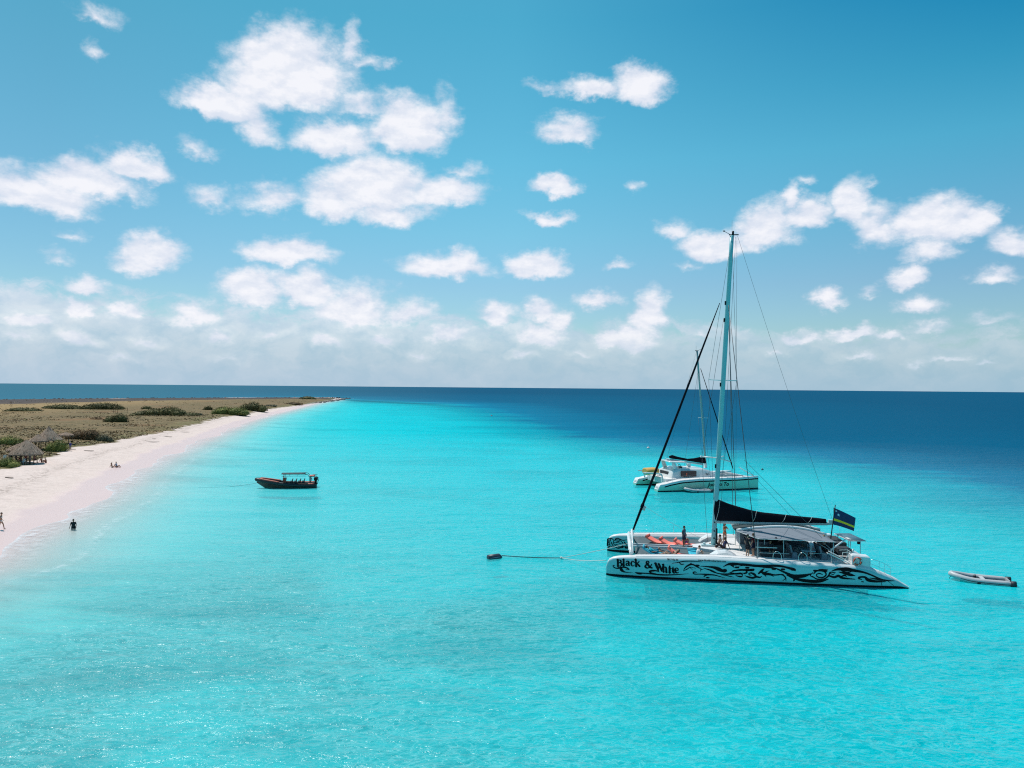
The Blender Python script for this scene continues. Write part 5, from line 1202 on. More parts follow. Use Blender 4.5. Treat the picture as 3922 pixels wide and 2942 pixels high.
for yc in (Y2N, Y2F):
    mb = MB(); mb.loft([[(-.02, yc - .48, .32), (-.02, yc + .48, .32), (.02, yc + .48, .18), (.02, yc - .48, .18)], [(.55, yc - .5, 1.06), (.55, yc + .5, 1.06), (.7, yc + .5, .9), (.7, yc - .5, .9)]], smooth=False); mb.build('transom_steps', M_WHITE_D, c2)
    MB().box((.26, yc, .74), (.05, .66, .62), Matrix.Rotation(.62, 3, 'Y')).build('step_pad', principled('grey_pad', (.42, .42, .43), .8), c2)
mb = MB(); mb.prism([(1.8, Y2N + .5), (10.6, Y2N + .5), (11.2, Y2C), (10.6, Y2F - .5), (1.8, Y2F - .5)], .85, 1.62, lambda u, v, d: (u, v, d)); mb.build('bridge_deck', M_WHITE_D, c2)
mb = MB(); rings = []
for x, z, w in ((3.0, 1.66, 2.35), (3.3, 2.6, 2.3), (4.7, 2.98, 2.2), (8.5, 2.86, 2.1), (10.3, 2.3, 1.9), (11.1, 1.7, 1.5)):
    rings.append([(x, Y2C - w - .25, 1.6), (x, Y2C - w, z - .22), (x, Y2C - w * .9, z), (x, Y2C, z + .06), (x, Y2C + w * .9, z), (x, Y2C + w, z - .22), (x, Y2C + w + .25, 1.6)])
mb.loft(rings, smooth=False); hs = mb.build('deckhouse', M_WHITE, c2)
mb = MB(); mb.box((5.7, Y2C - 2.52, 2.25), (2.3, .34, .78)); mb.build('side_window', principled('dark_red_interior', (.075, .022, .022), .4), hs)
MB().box((5.25, Y2C - 2.72, 2.2), (.16, .04, .4)).build('extinguisher', M_RINGRED, hs)
mb = MB(); text_mesh(mb, 'BLU', .42, (8.45, 2.0), (1, 0), lambda x, z, d: (x, Y2C - 2.42 - (2.3 - z) * .3, z), .01); mb.build('lettering', M_BLACK, hs)
mb = MB(); mb.sheet(lambda u, v: (3.0 + 2.9 * u, Y2C - 1.9 + 3.8 * v, 3.95 - .12 * u + .06 * math.sin(math.pi * v)), 6, 6, .10); mb.build('hardtop', M_WHITE, c2)
for yy in (Y2C - 1.7, Y2C + 1.7):
    mb = MB(); mb.sheet(lambda u, v: (3.35 + .35 * v + u * (.55 + .2 * v), yy, 3.85 - 1.2 * v), 2, 3, .06); mb.build('hardtop_support', M_WHITE, c2); MB().tube([(5.6, yy, 3.8), (6.2, yy, 3.0)], .05, 6).build('hardtop_strut', M_WHITE, c2)
mb = MB(); mb.tube([(4.9 + .05 * math.sin(a), Y2C - 1.1 + .4 * math.cos(a), 3.1 + .4 * math.sin(a)) for a in [2 * math.pi * k / 16 for k in range(17)]], .035, 6); mb.box((5.1, Y2C - 1.1, 2.95), (.3, .6, .5)); mb.build('helm_wheel', M_BLACK, c2)
mb = MB(); mb.box((3.5, Y2C + .2, 2.05), (.8, 2.6, .8)); mb.build('cockpit_bulkhead', M_DGREY, c2)
mb = MB(); mb.tube([(3.4, Y2C, 4.15), (9.3, Y2C, 3.30)], .13, 10, .8); mb.tube([(3.3, Y2C, 4.1), (3.3, Y2C, 4.45)], .05, 6); mb.build('boom', M_ALU, c2)
mb = MB(); rings = []
for x, z0, z1 in ((3.85, 4.35, 4.62), (4.3, 4.20, 4.78), (5.2, 4.08, 4.50), (6.8, 3.85, 4.18), (7.9, 3.68, 4.25), (8.9, 3.52, 4.42), (9.6, 3.42, 4.40), (9.75, 3.4, 3.9)):
    zc, hz = (z0 + z1) / 2, (z1 - z0) / 2; rings.append([(x, Y2C + .2 * math.cos(a), zc + hz * math.sin(a)) for a in [2 * math.pi * k / 12 for k in range(12)]])
mb.loft(rings); mb.build('sail_cover', M_SAILCOVER, c2)
m2x = lambda z: 9.85 - (z - 3) * .094
M_MAST2 = principled('grey_alloy', (.32, .38, .38), .4, vary=.08)
mb = MB(); mb.loft([[(m2x(z) + .14 * math.cos(a), Y2C + .1 * math.sin(a), z) for a in [2 * math.pi * k / 12 for k in range(12)]] for z in (2.85, 6, 10, 14, 18, 20.2)]); m2 = mb.build('mast', M_MAST2, c2)
mb = MB(); mb.box((m2x(20.2) - .05, Y2C, 20.25), (.5, .1, .08)); mb.tube([(m2x(20.2) - .15, Y2C, 20.2), (m2x(20.2) - .15, Y2C, 21)], .012, 5); mb.tube([(m2x(20.2) + .2, Y2C, 20.3), (m2x(20.2) + .65, Y2C, 20.5)], .02, 5); mb.build('masthead', M_BLACK, m2)
mb = MB(); mb.tube([(m2x(10.3), Y2C, 10.25), (m2x(10.3) - 1.15, Y2C - .9, 10.32)], .04, 6); mb.tube([(m2x(10.3), Y2C, 10.25), (m2x(10.3) + .5, Y2C - .9, 10.25)], .03, 6); mb.build('spreader', M_WHITE, m2)
mb = MB(); wire(mb, (14.4, Y2C, 2.5), (8.85, Y2C, 17.6), .05); mb.tube([Vector((14.4, Y2C, 2.5)).lerp(Vector((8.85, Y2C, 17.6)), t) for t in (.02, .5, .9)], [.09, .085, .05], 8); mb.build('furled_headsail', M_SAILCOVER, c2)
mb = MB()
for y in (Y2N - .4, Y2F + .4): wire(mb, (m2x(17.5), Y2C, 17.5), (8.3, y, 1.8), .018)
wire(mb, (m2x(20), Y2C, 20), (m2x(10.3) - 1.15, Y2C - .9, 10.32), .012); wire(mb, (m2x(10.3) - 1.15, Y2C - .9, 10.32), (8.6, Y2C - 1.5, 3), .012); wire(mb, (m2x(19.8) - .2, Y2C, 19.9), (3.5, Y2C, 4.3), .014)
mb.build('rigging', M_WIRE, c2)
mb = MB(); mb.tube([(14.9, Y2N + 1.9, 1.75), (12.9, Y2C, 1.78), (10.8, Y2C, 1.72)], .05, 6); mb.box((15.0, Y2C, 1.66), (.22, Y2F - Y2N, .2)); mb.tube([(11.0, Y2C, 1.62), (15, Y2C, 1.62)], .09, 6); mb.build('forward_beam', M_WHITE, c2)
for y0, y1 in ((Y2N + .45, Y2C - .15), (Y2C + .15, Y2F - .45)):
    MB().sheet(lambda u, v: (11.0 + 3.85 * u, y0 + (y1 - y0) * v, 1.58), 6, 4, .012).build('trampoline', M_NET, c2)
mb = MB(); mb.tube([(13.4, 1.0, 3.15), (15.6, .6, 1.85)], .06, 8); mb.build('gangplank', M_WHITE, c2)
mb = MB()
for x in (2.2, 3.4, 4.9, 6.4, 7.9, 9.4, 10.9, 12.4, 13.9, 15.4): zt = np.interp(x, TOP2X, TOP2Z); mb.tube([(x, Y2N - np.interp(x, W2X, W2V) * .85, zt), (x, Y2N - np.interp(x, W2X, W2V) * .85, zt + .6)], .016, 5)
for dz in (.32, .6): mb.tube([(x, Y2N - np.interp(x, W2X, W2V) * .85, np.interp(x, TOP2X, TOP2Z) + dz) for x in (2.2, 3.4, 4.9, 6.4, 7.9, 9.4, 10.9, 12.4, 13.9, 15.4)], .007, 5)
mb.build('guard_rail', M_STEEL, c2)
mb = MB(); mb.tube(catmull([(-.7, 3.2, 2.35), (.9, 1.9, 2.35), (1.35, 1.5, 2.2), (1.5, 1.4, 1.2)], 5), .10, 8); mb.tube(catmull([(-.3, 6.0, 2.35), (.6, 6.2, 2.2), (.9, 6.3, 1.3)], 4), .08, 8); mb.build('davit', M_ALU, c2)
mb = MB(); mb.box((9.75, Y2C, 3.1), (.3, .5, .7)); mb.box((7.0, Y2C, 3.2), (.4, .5, .5)); mb.build('mast_base_box', M_WHITE, c2)
t = empty('canvas_bundle', on(SF, .95, 4.3, 2.45), SF.ang, label='yellow ochre canvas covered bundle raised over the stern of the farther catamaran', cat='covered bundle')
M_YEL = principled('yellow_canvas', (.62, .34, .08), .8, vary=.15, bump=.5, bscale=3)
mb = MB(); rings = []
for x, s_ in ((-.98, .75), (-.8, 1), (.5, 1.02), (.95, .85)): rings.append([(x, 1.1 * s_ * math.cos(a), .50 * s_ * math.copysign(abs(math.sin(a)) ** .6, math.sin(a)) + .03 * x) for a in [2 * math.pi * k / 14 for k in range(14)]])
mb.loft(rings); mb.build('cover', M_YEL, t)
mb = MB(); mb.tube([(-.5, -.6, -.35), (-.5, -.6, -1.2)], .03, 6); mb.tube([(.5, -.6, -.35), (.5, -.6, -1.2)], .03, 6); mb.tube([(-.5, .6, -.35), (-.5, .6, -1.2)], .03, 6); mb.build('rack', M_STEEL, t)
d2 = dinghy(None, 'grey inflatable dinghy tied alongside the hull of the farther catamaran', 3.9, 1.2, .2, loc=(0, 0, 0))
d2.location = on(SF, 3.75, -1.05, .06); d2.rotation_euler = (0, 0, SF.ang + R(-7))
wl = person(on(SF, 2.6, 5.6, 1.6), SF.ang + 1.2, 'chair', 'person sitting in pale clothes in the cockpit of the farther catamaran', 1, 1.7, 'dark', shirt=(.6, .6, .6), shorts=(.5, .5, .5), group='people aboard the farther catamaran')

# ------------------------------------------------------------------ palapas (thatched shelters)
def thatch_material():
    m = bpy.data.materials.new('palm_thatch'); m.use_nodes = True; T = NT(m.node_tree)
    o = T.add('ShaderNodeTexCoord').outputs['Object']
    n1 = T.noise(o, 1.4, 5, .6); n2 = T.noise(T.mapping(o, scale=(7, 7, 1.2)), 2.5, 5, .7)
    c = T.ramp(T.math('ADD', T.math('MULTIPLY', n1, .45), T.math('MULTIPLY', n2, .55)), [(.30, (.11, .07, .045)), (.44, (.31, .21, .155)), (.56, (.47, .335, .25)), (.68, (.64, .49, .38))])
    b = T.add('ShaderNodeBsdfPrincipled'); T.put(b.inputs['Base Color'], c); b.inputs['Roughness'].default_value = .95; b.inputs['Specular IOR Level'].default_value = .1
    T.l.new(b.outputs[0], T.add('ShaderNodeOutputMaterial').inputs[0]); return m
M_THATCH = thatch_material(); M_POST = principled('driftwood_post', (.10, .065, .045), .9, vary=.3); M_THD = principled('thatch_underside', (.16, .12, .10), .95)
def thatch_roof(name, c, rx, ry, z0, z1, n, seed, parent, flare=1.25):
    """conical roof: a core plus hundreds of drooping palm leaf strips"""
    rnd = random.Random(seed); mb = MB()
    core = []
    for t in (0, .25, .5, .75, 1):
        core.append([(c[0] + rx * (t ** flare * .93 + .02) * math.cos(a), c[1] + ry * (t ** flare * .93 + .02) * math.sin(a), z1 - (z1 - z0) * t - .04) for a in [2 * math.pi * k / 18 for k in range(18)]])
    mb.loft(core)
    for i in range(n):
        t = rnd.random() ** .6; a = rnd.uniform(0, 2 * math.pi); L = rnd.uniform(.5, 1.1) * (z1 - z0) / 2.2 + .25
        t2 = min(1.10, t + L / max(rx, z1 - z0)); w = rnd.uniform(.06, .2); off = rnd.uniform(.0, .26)
        def P_(tt, aa, o_): return Vector((c[0] + rx * tt ** flare * math.cos(aa), c[1] + ry * tt ** flare * math.sin(aa), z1 - (z1 - z0) * tt + o_))
        da = w / (max(rx, ry) * max(.2, t)); aj = a + rnd.uniform(-.14, .14); b = len(mb.v)
        mb.v.extend([P_(t, a - da, off + .04), P_(t, a + da, off + .04), P_(t2, aj + da * .7, off * .8 - rnd.uniform(0, .2)), P_(t2, aj - da * .7, off * .8 - rnd.uniform(0, .12))]); mb.face((b, b + 1, b + 2, b + 3))
    for i in range(int(n * .35)):      # ragged fringe along the eave
        a = rnd.uniform(0, 2 * math.pi); w = rnd.uniform(.05, .12); q = Vector((c[0] + rx * rnd.uniform(.9, 1.04) * math.cos(a), c[1] + ry * rnd.uniform(.9, 1.04) * math.sin(a), z0 + rnd.uniform(0, .12))); tn = Vector((-math.sin(a), math.cos(a), 0)) * w; o_ = Vector((math.cos(a), math.sin(a), 0)) * rnd.uniform(-.1, .25)
        b = len(mb.v); mb.v.extend([q - tn, q + tn, q + tn * .4 + o_ - Vector((0, 0, rnd.uniform(.12, .38))), q - tn * .6 + o_ - Vector((0, 0, rnd.uniform(.12, .38)))]); mb.face((b, b + 1, b + 2, b + 3))
    return mb.build(name, M_THATCH, parent)
def palapa(px, py, label, rx, ry, hz, eave_z, seed, posts, extra=(), flare=1.25):
    g = at_px(px, py); t = empty('palapa', g, 0, label=label, cat='thatched shelter', group='thatched shelters on the beach')
    thatch_roof('roof', (0, 0), rx, ry, eave_z, hz, 900, seed, t, flare)
    for k, (cx_, cy_, r1_, z0_, z1_) in enumerate(extra): thatch_roof('roof', (cx_, cy_), r1_, r1_, z0_, z1_, 450, seed + 5 + k, t)
    t.scale = (.87, .87, .87)
    for (x, y, lx, ly) in posts: MB().tube([(x, y, -.3), (x + lx, y + ly, eave_z + .25)], [.09, .07], 7).build('post', M_POST, t)
    mb = MB()
    for i in range(len(posts)): a_, b_ = posts[i], posts[(i + 1) % len(posts)]; mb.tube([(a_[0] + a_[2], a_[1] + a_[3], eave_z + .12), (b_[0] + b_[2], b_[1] + b_[3], eave_z + .12)], .05, 6)
    mb.build('roof_beam', M_POST, t)
    return t
pa = palapa(100, 1775, 'front thatched beach shelter with a broad drooping roof and people in its shade', 2.7, 2.5, 4.35, 1.95, 3, [(-2.1, -1.5, 0, 0), (2.2, -1.2, 0, 0), (2.0, 1.6, 0, 0), (-2.0, 1.7, 0, 0), (0.2, -1.9, 0, 0), (.9, -.3, 0, .1)], extra=((-2.6, 1.8, 1.9, 2.4, 3.5),), flare=.92)
pb = palapa(186, 1722, 'tall pointed thatched shelter with slanting poles behind the front shelter', 2.5, 2.5, 5.3, 2.45, 11, [(-1.7, -1.2, .3, .2), (2.6, -1.3, -1.0, .2), (1.9, 1.2, -.3, 0), (-1.5, 1.4, 0, 0), (1.0, -1.4, -.1, 0)])
pc = palapa(250, 1700, 'low thatched shelter with a flat roof at the right of the tall pointed one', 1.9, 1.6, 2.7, 2.1, 21, [(-1.2, -.8, 0, 0), (1.2, -.8, 0, 0), (1.2, .8, 0, 0), (-1.2, .8, 0, 0)])
pd = palapa(146, 1726, 'small thatched shelter squeezed between the front shelter and the tall pointed one', 1.9, 1.7, 3.6, 2.2, 31, [(-1.2, -.9, 0, 0), (1.2, -.9, 0, 0), (1.2, .9, 0, 0), (-1.2, .9, 0, 0)])

GB = 'people on the beach'
def gp(px, py, dz=0): p = at_px(px, py); return p + Vector((0, 0, dz))
person(gp(2, 2029), R(15), 'walk', 'woman in a white swimsuit walking along the wet sand at the left edge', 0, 1.70, 'brown', bikini=(.75, .75, .75), group=GB, female=True)
pw = G(281, 2022, 0); person(Vector((pw.x, pw.y, -.88)), R(-70), 'wade', 'person in dark clothes standing waist deep in the water off the beach', 2, 1.78, 'dark', shirt=(.012, .03, .035), shorts=(.01, .02, .025), group=GB)
person(gp(269, 1727), R(-90), 'stand', 'person in a blue top and cap standing on the sand beside the shelters', 1, 1.78, 'fair', shirt=(.05, .07, .30), shorts=(.35, .30, .26), cap=(.6, .6, .58), group=GB)
person(gp(176, 1773), R(200), 'hug', 'bare shouldered person sitting on the sand right of the front shelter', 0, 1.75, 'dark', shorts=(.3, .08, .05), group=GB)
person(gp(159, 1770), R(30), 'sit', 'person sitting by the corner post of the front shelter, partly in its shade', 3, 1.65, 'dark', bikini=(.5, .1, .08), group=GB, female=True)
person(gp(430, 1791), R(10), 'sit', 'left one of the pair sitting on the open sand near the water', 0, 1.62, 'brown', True, bikini=(.05, .03, .03), group=GB, female=True)
person(gp(447, 1790), R(-12), 'sit', 'right one of the pair sitting on the open sand, in a pale shirt', 1, 1.78, 'dark', shirt=(.45, .45, .52), shorts=(.2, .15, .15), group=GB)
for i, (px, py, po, lb, sk, shc, tc_) in enumerate((
  (44, 1772, 'stand', 'person in black standing at the left end of the shade of the front shelter', 2, (.02, .03, .03), (.02, .02, .02)),
  (62, 1776, 'stand', 'person in navy standing under the left half of the front shelter roof', 3, (.02, .02, .06), (.03, .03, .03)),
  (78, 1777, 'chair', 'person in dark red sitting in the middle of the front shelter', 2, (.16, .03, .03), (.03, .03, .05)),
  (98, 1778, 'stand', 'person in maroon standing in the middle of the front shelter', 3, (.13, .03, .04), (.05, .05, .06)),
  (114, 1776, 'stand', 'person in pale blue standing by the inner post of the front shelter', 1, (.35, .42, .46), (.4, .42, .45)),
  (131, 1772, 'chair', 'person in pink sitting at the right side of the front shelter', 0, (.5, .12, .14), (.1, .05, .08)))):
    person(gp(px, py), R(-90 + 40 * (i - 2)), po, lb, sk, 1.72, 'dark', shirt=shc, shorts=tc_, group=GB)
M_WCH = principled('white_plastic', (.75, .75, .73), .5)
def beach_chair(px, py, rz, label):
    t = empty('beach_chair', gp(px, py), rz, label=label, cat='chair', group='white chairs under the shelters')
    MB().box((0, 0, .42), (.46, .46, .04)).build('seat', M_WCH, t); MB().box((-.24, 0, .68), (.04, .44, .5), Matrix.Rotation(-.2, 3, 'Y')).build('backrest', M_WCH, t)
    for x in (-.2, .2):
        for y in (-.2, .2): MB().tube([(x * 1.1, y * 1.1, 0), (x, y, .42)], .022, 6).build('leg', M_WCH, t)
beach_chair(18, 1764, R(-60), 'white plastic chair left of the front shelter, farthest to the left'); beach_chair(32, 1771, R(-120), 'white plastic chair just outside the left post of the front shelter'); beach_chair(88, 1779, R(-90), 'white plastic chair at the front edge of the shelter shade')
def board(px, py, ln, rz, label, mt):
    ln *= .62
    g = gp(px, py, .06); mb = MB(); mb.loft([[(x, w * math.cos(a), .05 + .035 * math.sin(a)) for a in [2 * math.pi * k / 10 for k in range(10)]] for x, w in ((-ln / 2, .03), (-ln * .4, .2), (0, .26), (ln * .4, .2), (ln / 2, .03))]); o = mb.build('driftwood_log', mt, None, label=label, cat='driftwood', group='driftwood on the sand'); o.location = g; o.rotation_euler = (0, 0, rz)
for px, py, ln, a_, lb in ((245, 1721, 4.5, 5, 'long dark log lying on the sand by the tall pointed shelter'), (272, 1723, 3.2, 0, 'dark log lying at the feet of the standing person in blue'), (583, 1694, 5.2, 8, 'dark driftwood branch in the middle of the upper beach'), (640, 1673, 4.5, -5, 'dark driftwood log near the green edge farther up the beach'), (705, 1656, 5.0, 0, 'far driftwood log on the sand where the beach narrows'), (340, 1728, 3.0, 5, 'small piece of driftwood on the sand right of the shelters'), (35, 1831, 2.0, -5, 'small weed covered stick on the sand in the lower left'), (590, 1682, 1.4, 30, 'short dark stick just above the driftwood branch')):
    board(px, py, ln, R(a_), lb, M_POST)

# ------------------------------------------------------------------ bushes
def leaf_material(name, dark, mid, light):
    m = bpy.data.materials.new(name); m.use_nodes = True; T = NT(m.node_tree)
    pos = T.add('ShaderNodeNewGeometry').outputs['Position']; rnd = T.add('ShaderNodeNewGeometry').outputs['Random Per Island']
    n = T.math('ADD', T.math('MULTIPLY', T.noise(pos, .55, 4, .6), .6), T.math('MULTIPLY', rnd, .4))
    c = T.ramp(n, [(.28, dark), (.5, mid), (.72, light)])
    b = T.add('ShaderNodeBsdfPrincipled'); T.put(b.inputs['Base Color'], c); b.inputs['Roughness'].default_value = .75; b.inputs['Specular IOR Level'].default_value = .2
    T.l.new(b.outputs[0], T.add('ShaderNodeOutputMaterial').inputs[0]); return m
LM = {'dark': leaf_material('leaves_dark', (.05, .05, .016), (.115, .105, .036), (.20, .175, .065)),
      'green': leaf_material('leaves_green', (.06, .07, .018), (.16, .18, .04), (.30, .29, .08)),
      'brown': leaf_material('leaves_brown', (.06, .042, .022), (.15, .09, .042), (.32, .17, .07)),
      'grey': leaf_material('leaves_grey', (.08, .075, .045), (.16, .145, .085), (.27, .24, .15))}
M_STEM = principled('woody_stem', (.07, .05, .035), .9)
BUSHN = [0]
def bush(x0, x1, ytop, ybot, kind, label, depth=None, humps=None, sub=None):
    BUSHN[0] += 1; rnd = random.Random(100 + BUSHN[0])
    pc_ = at_px((x0 + x1) / 2, ybot); dist = pc_.y
    wpx = dist / F_PX; Wd = (x1 - x0) * wpx; Hh = max(.5, (ybot - ytop) * wpx) ; D = depth or min(Wd * .6, 9)
    t = empty('bush', (pc_.x, pc_.y + D / 2, pc_.z - .15), 0, label=label, cat='bush', group='bushes on the scrubland')
    humps = humps or [(.5, 1.0, .5), (.25, .75, .3), (.75, .8, .3), (.1, .5, .16), (.9, .5, .16)]
    ls = max(.09, min(.45, 1.6 * 3.83 * wpx * .40)); mb = MB()
    vol = [((hx - .5) * Wd, 0, hh * Hh, hw * Wd) for hx, hh, hw in humps]
    core = MB()
    for (cx_, cy_, h_, w_) in vol:
        core.ball((cx_, 0, h_ * .28), (w_ * .80, D * .42, h_ * .58), 12, 8)
        n = int(min(2400, max(150, 3.2 * w_ * h_ / (ls * ls) * 2.4)))
        for i in range(n):
            a = rnd.uniform(0, 2 * math.pi); e = math.asin(rnd.uniform(-.05, 1)); rr = rnd.uniform(.80, 1.10) * (1 + .22 * mnoise.noise((cx_ + 3 * math.cos(a), 3 * math.sin(a), 2 * e + BUSHN[0])))
            p = Vector((cx_ + w_ * rr * math.cos(e) * math.cos(a), D * .5 * rr * math.cos(e) * math.sin(a), h_ * rr * math.sin(e) * .98 + .05))
            q = Matrix.Rotation(rnd.uniform(0, 6.28), 3, 'Z') @ Matrix.Rotation(rnd.uniform(-1.2, 1.2), 3, 'X')
            s_ = ls * rnd.uniform(.5, 1.2); b = len(mb.v)
            for u, v in ((-1, 0), (0, -.55), (1, 0), (0, .55)): mb.v.append(p + q @ Vector((u * s_, v * s_, .15 * s_ * (abs(u) - .5))))
            mb.face((b, b + 1, b + 2, b + 3))
    core.build('core', LM[kind], t) if False else None
    mb.v2 = None
    k = len(mb.v); mb.v.extend(core.v); [mb.face([k + i for i in f_], True) for f_ in core.f]
    mb.build('foliage', LM[kind], t)
    st = MB()
    for i in range(4): x = (i / 3 - .5) * Wd * .6; st.tube([(x, 0, -.1), (x + rnd.uniform(-.4, .4), rnd.uniform(-.4, .4), Hh * .5)], [.07, .03], 5)
    st.build('stems', M_STEM, t)
    return t
bush(6, 130, 1561, 1577, 'dark', 'low wide dark bush farthest left in the back row on the scrubland')
bush(150, 297, 1549, 1567, 'dark', 'long low dark bush second from the left in the back row')
bush(299, 449, 1543, 1569, 'dark', 'tall rounded dark green bush third in the back row, above the palapa')
bush(535, 576, 1555, 1567, 'dark', 'small dark bush standing alone behind the large dark thicket', humps=[(.5, 1, .5)])
bush(494, 677, 1558, 1592, 'dark', 'large dark thicket, tallest at its seaward end, beside a sandy path', humps=[(.82, .95, .2), (.7, 1.0, .22), (.45, .8, .28), (.2, .5, .22), (.06, .25, .12)])
bush(640, 750, 1567, 1593, 'dark', 'low dark scrub adjoining the seaward end of the large dark thicket', humps=[(.3, .9, .32), (.7, .5, .3)])
bush(386, 478, 1585, 1617, 'dark', 'dense dark green bush standing alone in front of the others', humps=[(.62, 1, .38), (.25, .75, .26)])
bush(335, 388, 1598, 1606, 'brown', 'flat brown bush just left of the dense dark green one', humps=[(.5, 1, .5)])
bush(-30, 72, 1671, 1704, 'green', 'dark green bush behind the front shelter, inland of its roof', humps=[(.45, 1, .5), (.85, .6, .2)])
bush(234, 360, 1645, 1684, 'brown', 'rusty brown bush behind the low flat shelter', humps=[(.4, .9, .35), (.75, 1, .28), (.12, .55, .16)])
bush(158, 236, 1688, 1731, 'green', 'yellow green bush growing beneath the tall pointed shelter', depth=3.5, humps=[(.6, 1, .4), (.25, .8, .28)])
bush(352, 420, 1664, 1690, 'grey', 'small grey green bush between the rusty brown one and the sand', humps=[(.5, 1, .45), (.8, .6, .25)])
bush(801, 935, 1557, 1588, 'green', 'bright green bush at the beach edge in front of the far clump', humps=[(.3, .95, .3), (.65, .9, .3), (.9, .65, .14), (.08, .6, .12)])
bush(905, 1010, 1541, 1573, 'dark', 'dark green bush right behind the bright green one', humps=[(.55, 1, .36), (.25, .8, .26), (.85, .7, .18)])
bush(772, 812, 1556, 1571, 'dark', 'small dark bush at the left of the bright green one', humps=[(.5, 1, .5)])
bush(1140, 1202, 1517, 1530, 'dark', 'farthest dark bush near the tip of the island', depth=14, humps=[(.5, 1, .42), (.2, .7, .2), (.82, .7, .2)])
bush(-20, 40, 1742, 1790, 'green', 'yellow green bush on the sand in front of the first shelter', depth=3, humps=[(.35, .75, .5), (.8, .5, .3)])
bush(735, 775, 1581, 1590, 'grey', 'low dry grey bush beside the sandy gap before the bright green one', humps=[(.5, 1, .5)])
bush(1010, 1060, 1549, 1557, 'grey', 'low grey bush on the narrow part of the island', humps=[(.5, 1, .5)])
bush(1080, 1150, 1541, 1550, 'brown', 'dark brown brush bordering the sand close to the tip', humps=[(.6, 1, .5), (.2, .6, .2)])
# agave stalks behind the dense bush
for i, (px, hgt) in enumerate(((434, 3.4), (441, 3.9), (449, 3.0), (487, 2.6), (42, 3.2))):
    g = at_px(px, 1583 if i < 4 else 1560); mb = MB(); mb.tube([(0, 0, -.2), (.1, 0, hgt)], [.09, .04], 6)
    o = mb.build('agave_stalk', M_STEM, None, label=['thin agave stalk left of three behind the dense bush', 'tallest agave stalk, middle of three behind the dense bush', 'agave stalk right of three behind the dense bush', 'lone agave stalk between the dense bush and the thicket', 'lone agave stalk behind the farthest left bush'][i], cat='plant', group='agave stalks'); o.location = g
    c = MB()
    for k in range(8): a = k * 2.4; z = hgt * (.55 + .05 * k); c.tube([(.05, 0, z), (.05 + .35 * math.cos(a), .35 * math.sin(a), z + .12)], [.03, .07], 5)
    c.build('flower_cluster', LM['brown'], o)
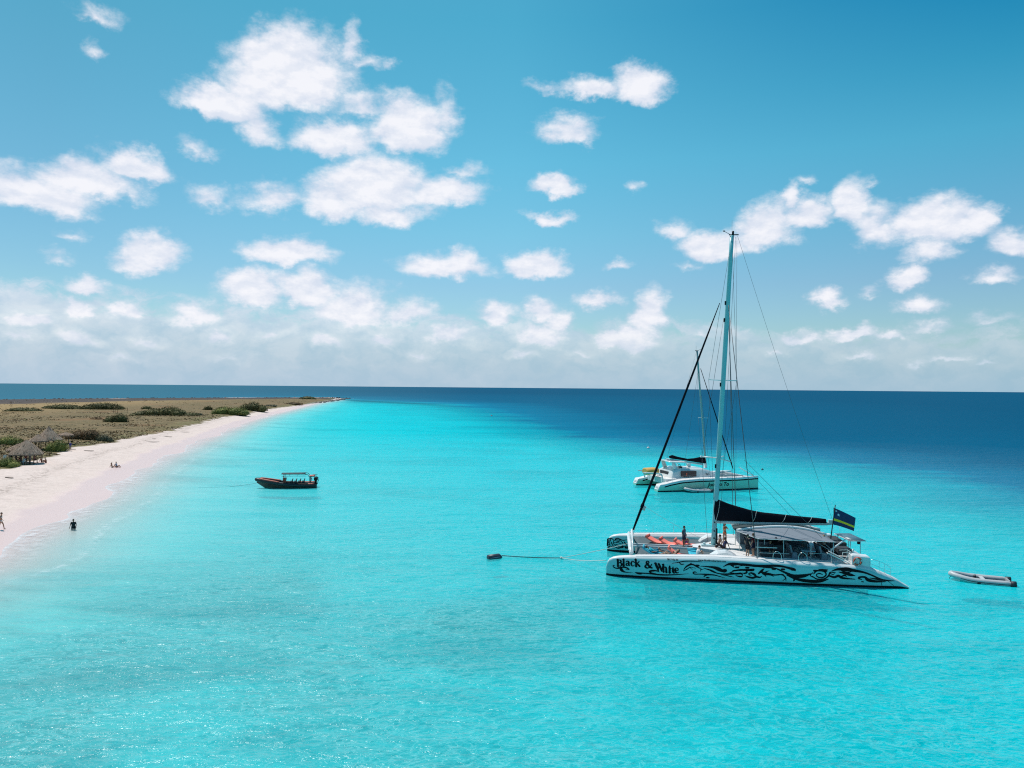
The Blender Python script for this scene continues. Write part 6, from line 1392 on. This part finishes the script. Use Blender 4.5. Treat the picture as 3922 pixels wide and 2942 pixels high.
# low scrub and grass tufts: uncountable ground cover
rnd = random.Random(5); mb = MB(); cnt = 0
pts = []
for i in range(46000):
    yy = rnd.uniform(1532, 1800); xx = rnd.uniform(-40, 1240)
    pts.append((xx, yy))
W_ = np.array([[G(a, b, 1.6).x, G(a, b, 1.6).y] for a, b in pts]); dv = poly_dist(W_[:, 0], W_[:, 1], VEGP)
dl = poly_dist(W_[:, 0], W_[:, 1], LAND); gz_ = ground_height(dl, dv, W_[:, 0], W_[:, 1])
for (x, y), v_, z in zip(W_, dv, gz_):
    if v_ < .5 + 3.5 * mnoise.noise((x * .16, y * .16, 0)): continue
    dns = mnoise.noise((x * .045, y * .045, 3.3)) + .5 * mnoise.noise((x * .2, y * .2, 8.1))
    if dns < .02 + rnd.uniform(-.25, .25): continue
    if y > 330 and rnd.random() < .8: continue
    s_ = (.10 + y * .00042) * rnd.uniform(.5, 1.3); mb.mi = 0 if (dns < .45 or rnd.random() < .5) else (1 if rnd.random() < .8 else 2)
    for k in range(3):
        a = rnd.uniform(0, 6.28); b = len(mb.v); dx, dy = math.cos(a) * s_, math.sin(a) * s_
        jx, jy = rnd.uniform(-1, 1) * s_, rnd.uniform(-1, 1) * s_
        mb.v.extend([Vector((x + jx - dx, y + jy - dy, z - .05)), Vector((x + jx + dx, y + jy + dy, z - .05)), Vector((x + jx + dx * .7 - dy * 1.1, y + jy + dy * .7 + dx * 1.1, z + s_ * rnd.uniform(.4, .9))), Vector((x + jx - dx * .6 - dy * 1.1, y + jy - dy * .6 + dx * 1.1, z + s_ * rnd.uniform(.3, .8)))])
        mb.face((b, b + 1, b + 2, b + 3))
tag(mb.build('ground_cover', [leaf_material('dry_grass', (.15, .105, .055), (.28, .20, .11), (.42, .32, .18)), leaf_material('brown_brush', (.08, .055, .03), (.16, .115, .06), (.26, .19, .11)), LM['green']]), 'dry low scrub and grass tufts covering the flat island behind the beach', 'ground cover', kind='stuff')
# rubble bank of dark coral along the far shore
rnd = random.Random(9); mb = MB()
NP = [G(x, y, 1.2) for x, y in NORTH_PX]
for i in range(len(NP) - 1):
    a, b = NP[i], NP[i + 1]; L = (b - a).length; n = int(L / 1.0)
    for k in range(n):
        p = a.lerp(b, rnd.random()); d_ = rnd.uniform(-60, 4); s_ = rnd.uniform(.2, .8) * (.6 if d_ > -8 else 1.0)
        z = ground_z(p.x, p.y) if False else 1.3
        mb.ball((p.x + rnd.uniform(-2, 2), p.y + d_ - 3, z + rnd.uniform(-.3, .15)), (s_ * 1.5, s_, s_ * .65), 6, 4, Matrix.Rotation(rnd.uniform(0, 3), 3, 'Z'))
tag(mb.build('coral_rubble', principled('dark_coral_rubble', (.075, .055, .055), .95, vary=.4, vscale=.4)), 'bank of dark broken coral rubble along the far shore of the island', 'rubble', kind='stuff')
rnd = random.Random(12); mb = MB(); a, b = G(1215, 1542, .4), G(1335, 1526, .2)
for k in range(140):
    t_ = rnd.random(); p = a.lerp(b, t_) + Vector((rnd.uniform(-3, 3), rnd.uniform(-8, 14), 0)); s_ = rnd.uniform(.3, .9)
    mb.ball((p.x, p.y, .25), (s_ * 1.6, s_, s_ * .55), 6, 4, Matrix.Rotation(rnd.uniform(0, 3), 3, 'Z'))
tag(mb.build('rocks', principled('wet_brown_rock', (.13, .10, .09), .8, vary=.4, vscale=.5)), 'low brown rocks at the tip of the island where small waves break', 'rocks', kind='stuff')
